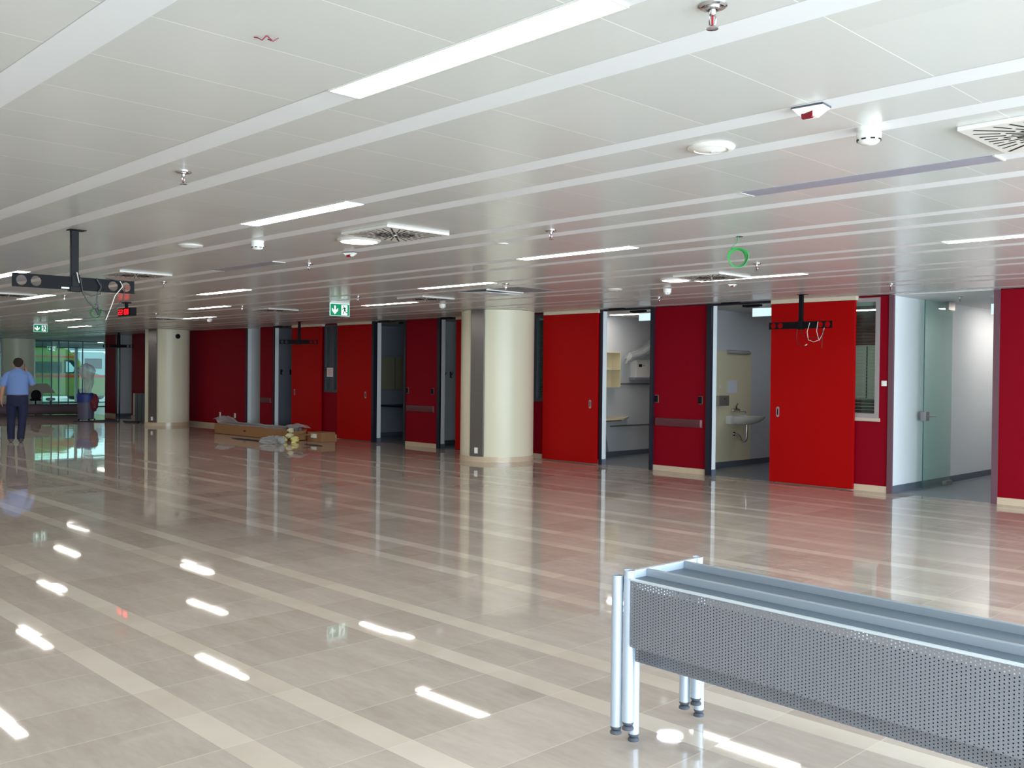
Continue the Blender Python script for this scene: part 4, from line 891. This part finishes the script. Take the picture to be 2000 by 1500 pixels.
q = MB(); blob(q, (-19.62, 11.66, .09), .09, 33, .9, 10, 7); o = q.build('plastic_bag', FILM, loc=(-19.62, 11.66, 0)); tag(o, 'small knotted end of clear plastic beside the bag', 'plastic bag')
DKF = mat('black_plastic_scrap', (38, 38, 50), .6)
def scrap(name, pts, lab, cat, m=DKF, h=.015, grp='dark scraps on the floor'):
    q = MB(); n = len(pts); q.add([(x, y, .002) for x, y in pts]+[(x, y, .002+h*(.4+.6*((i*7) % 5)/4)) for i, (x, y) in enumerate(pts)], [tuple(range(n-1, -1, -1)), tuple(range(n, 2*n))]+[(i, (i+1) % n, n+(i+1) % n, n+i) for i in range(n)])
    x, y = pts[0]; o = q.build(name, m, loc=(x, y, 0)); return tag(o, lab, cat, grp)
scrap('plastic_scrap', [(-22.2, 11.75), (-21.7, 11.62), (-21.2, 11.7), (-20.6, 11.62), (-20.3, 11.72), (-20.9, 11.9), (-21.6, 11.85)], 'long thin black plastic scrap on the floor before the long box', 'scrap')
scrap('plastic_scrap', [(-19.35, 12.1), (-18.9, 11.95), (-18.6, 12.1), (-19.0, 12.2)], 'small black scrap on the floor right of the clear plastic bag', 'scrap')

# ================================================================== AREA BETWEEN THE MIDDLE COLUMN AND THE ENTRANCE
GB = mat('dark_grey_board', (84, 88, 96), .6)
for i, (x, y) in enumerate([(-30.66, 13.05), (-30.2, 13.0)]):
    t = thing('cardboard_carton', (x, y, 0), 'dark grey upright carton %s left of the middle column' % ('farther' if i == 0 else 'next to and'), 'carton', 'dark grey cartons by the middle column')
    B(x-.2, x+.19, y-.12, y+.12, .002, .93).build('carton_body', GB, t, bevel=.006); B(x-.015, x+.0, y-.123, y-.12, .01, .92).build('seam', BLACK, t)
t = wallobj('wall_heater', -33.05, W-.07, W-.001, .11, .87, 1.6, mat('off_white_board', (206, 204, 200), .5), 'off-white flat panel low on the dark red wall beside the grey cartons', 'wall panel', part='panel')
# black low tarp and hose
scrap('black_sheet', [(-32.0, 11.4), (-31.2, 11.9), (-30.8, 12.4), (-31.3, 12.6), (-31.95, 12.35)], 'flat black sheet on the floor beside the refuse barrel', 'sheet', h=.035)
scrap('black_sheet', [(-31.2, 12.68), (-30.6, 12.5), (-30.1, 12.7), (-30.4, 12.88)], 'small black wedge sheet before the grey cartons', 'sheet', h=.05)
# refuse barrel with blue bag and plastic film
t = thing('refuse_barrel', (-32.4, 11.95, 0), 'grey-blue barrel with blue bag rim standing before the glazed entrance', 'barrel')
q = MB(); q.lathe(-32.4, 11.95, [(.20, .03), (.24, .05), (.26, .45), (.27, .82)], 24, cap=True); q.build('barrel', mat('grey_violet_barrel', (92, 88, 112), .5), t)
q = MB(); rnd = random.Random(9); q.loft([[(-32.4+r*math.cos(2*PI*i/20)*rnd.uniform(.96, 1.06), 11.95+r*math.sin(2*PI*i/20)*rnd.uniform(.96, 1.06), z+rnd.uniform(-.03, .03)) for i in range(20)] for r, z in ((.275, .62), (.285, .80), (.27, .88), (.2, .90))]); q.build('blue_bag', mat('blue_bag', (38, 56, 130), .5), t)
q = MB(); blob(q, (-32.12, 12.12, .6), .14, 40, 1.9); q.build('red_cloth', mat('dark_red_cloth', (112, 34, 48), .7), t)
q = MB()
for i in range(5): a = 2*PI*i/5; q.ell((-32.4+.26*math.cos(a), 11.95+.26*math.sin(a), .035), .03, .03, .03, 8, 6)
q.build('caster', BLACK, t)
t = thing('plastic_sheet', (-32.35, 12.0, .95), 'translucent plastic film gathered above the refuse barrel', 'plastic film')
q = MB(); rnd = random.Random(13); q.loft([[(-32.35+r*math.cos(2*PI*i/14)*rnd.uniform(.7, 1.25)+dx, 12.0+r*math.sin(2*PI*i/14)*rnd.uniform(.7, 1.25)+dy, z+rnd.uniform(-.03, .03)) for i in range(14)] for r, z, dx, dy in ((.10, .86, 0, 0), (.13, 1.05, 0, 0), (.14, 1.25, 0, .04), (.22, 1.45, 0, -.02), (.26, 1.62, 0, -.05), (.20, 1.78, 0, -.06), (.06, 1.86, 0, -.06))]); q.sm = [False]*len(q.sm); q.build('film', FILM, t)
# rolled carpet
t = thing('carpet_roll', (-37.0, 11.6, 0), 'long rolled mauve-brown carpet lying before the entrance, behind the man', 'carpet roll')
q = MB(); dx, dy = .20, .98
q.tube([(-37.6, 9.9, .20), (-36.9, 13.35, .20)], .19, 24); q.build('roll', mat('mauve_brown_carpet', (112, 92, 100), .9), t)
q = MB()
for k in range(1, 4): q.tube([(-37.6-.0035*1, 9.9-.003*k, .20), (-37.6-.004*1, 9.895-.003*k, .20)], .19-.045*k, 20)
q.build('roll_end_spiral', mat('dark_carpet_backing', (70, 58, 64), .9), t)
# cream counter and white furniture at the entrance
t = thing('reception_counter', (-41.0, 13.0, 0), 'cream counter with slab top standing before the glazed entrance right of the man', 'counter')
q = MB(); q.loft([[(-41.3, 12.35, .70), (-40.7, 12.30, .70), (-40.7, 13.80, .70), (-41.3, 13.75, .70)], [(-41.2, 12.45, 1.08), (-40.9, 12.42, 1.08), (-40.9, 13.58, 1.08), (-41.2, 13.55, 1.08)]]); q.sm = [False]*len(q.sm); q.build('counter_top', mat('warm_beige_counter', (196, 184, 168), .5), t)
B(-41.2, -40.8, 12.35, 12.78, 0, .70).build('side_panel', mat('mottled_beige_panel', (176, 168, 152), .6, noise=.35, nscale=9), t); B(-41.2, -40.85, 13.22, 13.34, 0, .70).build('side_panel', PLAST, t)
t = thing('office_chair', (-40.6, 13.05, 0), 'dark office chair pushed under the cream counter', 'chair')
q = MB(); q.ell((-40.55, 13.02, .62), .06, .2, .22, 12, 8); q.build('backrest', BLACK, t); q = MB(); q.box(-40.8, -40.5, 12.86, 13.2, .40, .48); q.build('seat', BLACK, t, bevel=.02)
q = MB(); q.tube([(-40.65, 13.03, .08), (-40.65, 13.03, .4)], .03, 10)
for i in range(5): a = 2*PI*i/5; q.tube([(-40.65, 13.03, .09), (-40.65+.2*math.cos(a), 13.03+.17*math.sin(a), .03)], .022, 6)
q.build('star_base', BLACK, t)
t = thing('stool', (-40.6, 13.6, 0), 'small pale stool with round seat right of the office chair', 'stool')
q = MB(); q.lathe(-40.6, 13.58, [(.10, .40), (.17, .42), (.17, .50), (.10, .52)], 20); q.build('seat', mat('pale_grey_seat', (176, 186, 184), .6), t)
q = MB(); q.tube([(-40.6, 13.58, .06), (-40.6, 13.58, .4)], .03, 8)
for i in range(4): a = PI/2*i+.4; q.tube([(-40.6, 13.58, .10), (-40.6+.17*math.cos(a), 13.58+.17*math.sin(a), .02)], .018, 6)
q.build('leg_frame', FRAMED, t)
t = thing('low_cabinet', (-40.8, 11.6, 0), 'cream low cabinet left of the walking man', 'cabinet')
B(-41.2, -40.6, 10.7, 12.02, .09, .62).build('cabinet_body', mat('warm_beige_cabinet', (204, 194, 176), .5), t, bevel=.01); B(-41.15, -40.65, 10.75, 11.97, .002, .09).build('plinth', BLACK, t)
# glazed entrance
GX = -43.4
def glass_line(k, x, ys, mull, zt, lab_m, w=.025, thick=.05, y_end=None):
    t = bpy.data.objects.new('window_%d' % k, None); COL.objects.link(t); t.location = (x, ys[0], 0); t['kind'] = 'structure'; t['_w'] = tuple(t.location)
    for a, b in zip(ys[:-1], ys[1:]): B(x-.006, x+.006, a+w, b-w, .05, zt-.06).build('pane', GLASS, t)
    for y in ys: B(x-thick/2, x+thick/2, y-w, y+w, 0, zt).build('mullion', mull, t)
    B(x-thick/2, x+thick/2, ys[0], ys[-1], zt-.06, zt).build('head_rail', lab_m, t)
    B(x-thick/2, x+thick/2, ys[0], ys[-1], 0, .05).build('sill_rail', lab_m, t)
    return t
TEAL = mat('teal_grey_mullion', (92, 118, 124), .4)
glass_line(5, GX, [5.2, 7.2, 9.2, 11.2, 14.55, 14.85, 15.25, 15.85, 17.4, 18.6], TEAL, H, TEAL, .02, .04)
glass_line(6, GX-1.6, [13.95, 14.7, 15.1], TEAL, H, TEAL, .015, .03)
glass_line(7, -48.9, [6, 8.1, 10.2, 12.4, 15.35, 17.55, 19.8, 22], mat('white_grey_mullion', (196, 204, 208), .4), 2.75, TEAL, .06, .1)
struct('wall_far', B(-48.95, -48.85, YB, 6, 0, H), GREYW); struct('wall_far', B(-43.45, -43.35, YB, 5.2, 0, H), GREYW)
struct('wall_entrance_head', B(-48.95, -48.85, 6, 22, 2.75, H+.1), mat('grey_entrance_ceiling', (186, 194, 200), .6))
struct('wall_entrance_right', B(-49, -34.7, 22, 22.1, 0, H), GREYW)
struct('wall_back_end', B(-35.72, -35.70, W, 18.5, 0, H), CRIM)
t = thing('ceiling_lamp', (-44.5, 17.0, H), 'lit strip lamp in the vestibule ceiling above the entrance glass', 'ceiling lamp'); B(-45.5, -44.0, 17.3, 17.5, H-.012, H).build('diffuser', LAMP, t)

# ================================================================== OUTSIDE
AG = mat('yellow_green_ambulance_paint', (112, 128, 46), .35, coat=.2)
t = thing('ambulance', (-54.3, 17.0, -.12), 'yellow-green ambulance with red stripes parked outside the glazed entrance', 'ambulance')
def extr(mb, prof, x0, x1):   # prof in (y, z)
    n = len(prof); mb.add([(x0, y, z) for y, z in prof]+[(x1, y, z) for y, z in prof], [tuple(range(n)), tuple(range(2*n-1, n-1, -1))]+[(i, n+i, n+(i+1) % n, (i+1) % n) for i in range(n)]); return mb
y0 = 13.5
prof = [(y0, .22), (y0, 2.78), (y0+.15, 2.90), (y0+4.7, 2.88), (y0+5.2, 2.72), (y0+5.65, 2.35), (y0+6.2, 1.62), (y0+6.9, 1.38), (y0+7.2, 1.2), (y0+7.28, .35), (y0+7.2, .22)]
q = extr(MB(), prof, -55.3, -53.3); q.build('body_shell', AG, t, bevel=.03)
DW = mat('dark_tinted_window', (26, 34, 48), .08); RS = mat('red_reflective_stripe', (190, 28, 30), .4)
extr(MB(), [(y0+5.0, 1.45), (y0+5.0, 2.15), (y0+5.45, 2.15), (y0+5.9, 1.55), (y0+5.9, 1.45)], -53.3, -53.285).build('cab_window', DW, t)
extr(MB(), [(y0+5.1, 1.50), (y0+5.1, 2.08), (y0+5.30, 2.02), (y0+5.52, 1.75), (y0+5.5, 1.55), (y0+5.42, 1.50)], -53.285, -53.28).build('window_reflection_pane', mat('sky_lit_window', (190, 226, 236), .1), t)  # thin overlay with the bright sky reflection painted as its colour
extr(MB(), [(y0+.2, 1.45), (y0+.2, 2.05), (y0+4.9, 2.05), (y0+4.9, 1.45)], -53.3, -53.285).build('side_window_band', DW, t)
extr(MB(), [(y0, 1.22), (y0, 1.36), (y0+7.15, 1.36), (y0+7.2, 1.22)], -53.3, -53.283).build('lower_stripe', RS, t)
extr(MB(), [(y0+.1, 2.28), (y0+.1, 2.36), (y0+5.55, 2.36), (y0+5.6, 2.28)], -53.3, -53.283).build('upper_stripe', RS, t)
q = MB().add([(-53.35, y0+5.25, 2.72), (-55.25, y0+5.25, 2.72), (-55.25, y0+6.22, 1.63), (-53.35, y0+6.22, 1.63), (-53.4, y0+5.27, 2.735), (-55.2, y0+5.27, 2.735), (-55.2, y0+6.24, 1.645), (-53.4, y0+6.24, 1.645)], [(0, 1, 2, 3), (4, 7, 6, 5), (0, 3, 7, 4), (1, 5, 6, 2), (0, 4, 5, 1), (3, 2, 6, 7)]); q.build('windscreen', DW, t)
for y in (y0+1.3, y0+5.9):
    q = MB(); q.lathe(-53.3, y, [(.36, -.22), (.36, .02), (.22, .03), (.2, .0)], 24, 'x', o=(0, 0, .26)); q.build('wheel', BLACK, t)
t = thing('white_van', (-58, 21.5, -.12), 'pale grey-blue vehicle with red lamp behind the ambulance nose', 'vehicle')
q = extr(MB(), [(20.4, .3), (20.4, 2.5), (20.6, 2.7), (22.4, 2.7), (22.6, 2.5), (22.6, .3)], -60, -58); q.build('body_shell', mat('pale_blue_van_paint', (150, 166, 178), .4), t, bevel=.05)
for y in (20.75, 22.25):
    q = MB(); q.lathe(-58.2, y, [(.34, -.2), (.34, .02), (.2, .03)], 20, 'x', o=(0, 0, .22)); q.build('wheel', BLACK, t)
extr(MB(), [(21.3, 1.7), (21.3, 2.3), (22.3, 2.3), (22.3, 1.7)], -58, -57.98).build('windscreen', DW, t); B(-58.0, -57.9, 20.45, 20.8, 2.45, 2.62).build('red_lamp', RS, t)
struct('canopy_outside', B(-50.4, -49.2, -5, 40, 3.15, 3.3), mat('white_canopy', (220, 228, 232), .6))
t = thing('building', (-90, 20, 0), 'pale building with horizontal bands far outside behind the ambulance', 'building')
B(-95, -90, -20, 70, -.1, 1.9).build('wall', mat('far_white_wall', (222, 232, 236), .8), t); B(-95, -89.8, -20, 70, 3.4, 3.9).build('band', mat('far_grey_band', (150, 168, 180), .8), t)

# ================================================================== THE WALKING MAN
MAN = thing('person', (-23.75, 7.22, 0), 'man in light blue t-shirt and dark jeans walking away with a phone at his ear', 'person')
f = Vector((-.957, .29, 0)).normalized(); r = Vector((f.y, -f.x, 0))      # forward (away from camera), right
r = Vector((.29, .957, 0)).normalized()
def P3(a, b, z): return Vector(MAN['_w'])+r*a+f*b+Vector((0, 0, z))
def skin_mesh(verts, edges, name, m, parent, lvl=2):
    me = bpy.data.meshes.new(name); me.from_pydata([v[0] for v in verts], edges, []); o = bpy.data.objects.new(name, me); COL.objects.link(o)
    md = o.modifiers.new('s', 'SKIN'); md.use_smooth_shade = True; md.branch_smoothing = .6
    for i, v in enumerate(verts): me.skin_vertices[0].data[i].radius = (v[1], v[2] if len(v) > 2 else v[1])
    me.skin_vertices[0].data[0].use_root = True
    sd = o.modifiers.new('d', 'SUBSURF'); sd.levels = lvl; sd.render_levels = lvl
    dg = bpy.context.evaluated_depsgraph_get(); ev = bpy.data.meshes.new_from_object(o.evaluated_get(dg)); bpy.data.objects.remove(o)
    off = Vector(parent['_w'])
    for v in ev.vertices: v.co -= off
    for p in ev.polygons: p.use_smooth = True
    ev.materials.clear(); ev.materials.append(m); o = bpy.data.objects.new(name, ev); COL.objects.link(o); o.parent = parent; o['_w'] = tuple(off); return o
V = []; E_ = []
def J(p, rx, ry=None, to=None):
    V.append((p, rx, ry or rx)); 
    if to is not None: E_.append((to, len(V)-1))
    return len(V)-1
pel = J(P3(0, 0, 1.0), .15, .12); sp = J(P3(0, .02, 1.2), .15, .12, pel); ch = J(P3(0, .02, 1.45), .17, .12, sp); nb = J(P3(0, .03, 1.62), .08, .08, ch); nk = J(P3(.0, .05, 1.70), .062, .062, nb)
hd = J(P3(.01, .07, 1.76), .078, .09, nk); hd2 = J(P3(.015, .07, 1.85), .082, .10, hd)
# left arm hanging
ls = J(P3(-.22, .0, 1.57), .065, .065, ch); le = J(P3(-.30, -.03, 1.26), .047, .047, ls); lw = J(P3(-.325, .06, 1.02), .030, .034, le); lh = J(P3(-.325, .08, .95), .020, .042, lw)
for k, (da, db, L) in enumerate([(.03, -.002, .095), (.012, .0, .105), (-.008, 0, .10), (-.028, .002, .08)]):
    a = J(P3(-.325, .08+da, .915), .0105, .0105, lh); b = J(P3(-.318, .085+da, .915-L*.5), .0095, .0095, a); J(P3(-.300, .082+da, .915-L*.95), .008, .008, b)
a = J(P3(-.315, .13, .945), .012, .012, lh); J(P3(-.30, .145, .90), .0095, .0095, a)
# right arm raised to the ear
rs = J(P3(.22, .02, 1.57), .065, .065, ch); re = J(P3(.315, .10, 1.30), .05, .05, rs); rw = J(P3(.21, .20, 1.58), .032, .032, re); rh = J(P3(.165, .16, 1.68), .022, .04, rw)
for k, dz in enumerate((.0, .022, .044, .064)):
    a = J(P3(.160, .12, 1.69+dz), .0105, .0105, rh); b = J(P3(.145, .075, 1.70+dz), .0095, .0095, a); J(P3(.125, .05, 1.70+dz), .008, .008, b)
a = J(P3(.14, .16, 1.655), .012, .012, rh); J(P3(.125, .13, 1.67), .0095, .0095, a)
# legs (mid stride)
lk = J(P3(-.11, .0, .90), .10, .10, pel); lkn = J(P3(-.12, .08, .52), .065, .065, lk); la = J(P3(-.125, -.02, .12), .042, .042, lkn); J(P3(-.13, .12, .05), .04, .035, la)
rk = J(P3(.11, .0, .90), .10, .10, pel); rkn = J(P3(.10, -.02, .50), .065, .065, rk); ra = J(P3(.07, -.16, .11), .042, .042, rkn); J(P3(.09, -.02, .05), .04, .035, ra)
body = skin_mesh(V, E_, 'body', SKIN, MAN)
def rings_obj(name, m, secs, n=20, parent=MAN):
    # secs: (a, b, z, ra, rb)
    q = MB(); q.loft([[P3(a+ra*math.cos(2*PI*i/n), b+rb*math.sin(2*PI*i/n), z+zz*math.cos(2*PI*i/n)) for i in range(n)] for a, b, z, ra, rb, zz in secs]); return q.build(name, m, parent)
TS = mat('light_blue_cotton', (112, 142, 200), .85, noise=.05, nscale=30, bump=.3)
sh = rings_obj('tshirt', TS, [(0, 0, 1.075, .205, .14, 0), (0, .0, 1.10, .232, .165, 0), (0, .0, 1.20, .232, .165, 0), (0, .01, 1.33, .225, .155, 0), (0, .0, 1.46, .24, .155, 0), (0, .0, 1.55, .235, .14, 0), (0, .01, 1.61, .20, .115, 0), (0, .02, 1.65, .14, .095, 0), (0, .03, 1.68, .09, .08, 0), (0, .04, 1.705, .078, .078, 0)], 28)
q = MB(); q.tube([P3(-.13, .0, 1.60), P3(-.20, -.005, 1.555), P3(-.25, -.02, 1.47), P3(-.285, -.03, 1.36), P3(-.295, -.03, 1.31), P3(-.297, -.03, 1.295)], [.055, .076, .080, .082, .080, .068], 18); q.build('sleeve', TS, sh)
q = MB(); q.tube([P3(.13, .02, 1.60), P3(.20, .02, 1.555), P3(.255, .04, 1.47), P3(.295, .075, 1.37), P3(.305, .085, 1.335), P3(.307, .087, 1.32)], [.055, .076, .080, .082, .08, .068], 18); q.build('sleeve', TS, sh)
JN = mat('dark_navy_denim', (26, 32, 62), .85, noise=.12, nscale=16)
tr = rings_obj('jeans', JN, [(0, 0, .83, .19, .13, 0), (0, .0, .90, .222, .155, 0), (0, -.01, 1.0, .226, .165, 0), (0, 0, 1.09, .215, .148, 0), (0, 0, 1.10, .20, .14, 0)], 26)
q = MB(); q.tube([P3(-.105, .0, .96), P3(-.115, .03, .82), P3(-.12, .075, .62), P3(-.125, .08, .50), P3(-.13, .04, .32), P3(-.125, -.01, .14), P3(-.125, -.02, .075)], [.12, .122, .10, .088, .084, .078, .076], 18); q.build('trouser_leg', JN, tr)
q = MB(); q.tube([P3(.105, .0, .96), P3(.112, .0, .82), P3(.105, -.01, .62), P3(.10, -.025, .50), P3(.09, -.08, .32), P3(.07, -.14, .14), P3(.07, -.155, .085)], [.12, .122, .10, .088, .084, .078, .076], 18); q.build('trouser_leg', JN, tr)
rings_obj('belt', mat('dark_brown_belt', (52, 26, 30), .5), [(0, 0, 1.075, .223, .158, 0), (0, 0, 1.11, .223, .158, 0)], 28)
HR = mat('dark_brown_hair', (40, 28, 26), .8, noise=.3, nscale=60)
q = MB(); q.ell(P3(.015, .055, 1.845), .098, .108, .105, 20, 14); q.ell(P3(.012, .02, 1.80), .082, .078, .082, 16, 10); q.build('hair', HR, MAN, weld=False)
for s in (-1, 1):
    q = MB(); q.ell(P3(.012+s*.098, .08, 1.80), .016, .022, .034, 10, 8); q.build('ear', SKIN, MAN)
# face (turned away from the camera)
q = MB(); q.ell(P3(.015, .185, 1.80), .016, .024, .026, 10, 8); q.build('nose', SKIN, MAN)
for s in (-1, 1):
    q = MB(); q.ell(P3(.015+s*.034, .165, 1.835), .013, .012, .009, 10, 8); q.build('eye', PLAST, MAN)
q = MB(); q.ell(P3(.015, .168, 1.755), .026, .010, .008, 10, 8); q.build('mouth', mat('lip_colour', (160, 84, 80), .5), MAN)
SHB = mat('grey_brown_leather', (82, 70, 68), .6)
for s, (a, b0, tilt) in (('l', (-.128, -.02, 0)), ('r', (.075, -.155, 0))):
    q = MB(); n = 16; secs = [(-.085, .030, .02), (-.06, .052, .095), (0, .056, .115), (.07, .056, .085), (.14, .050, .05), (.19, .035, .035), (.205, .012, .018)]
    q.loft([[P3(a+w*math.cos(2*PI*i/n), b0+y, .008+hh*.5+hh*.5*math.sin(2*PI*i/n)) for i in range(n)] for y, w, hh in secs]); q.build('shoe', SHB if s == 'l' else mat('black_leather', (44, 38, 44), .5), MAN)  # right shoe drawn in a darker tone than the left
t = thing('mobile_phone', tuple(P3(.135, .085, 1.74)), 'black mobile phone held to the right ear of the walking man', 'phone')
q = MB().obox(P3(.137, .09, 1.735), r, f, (0, 0, 1), .006, .034, .07); q.build('phone_body', BLACK, t, bevel=.004)
for o in bpy.data.objects:
    if '_w' in o: del o['_w']
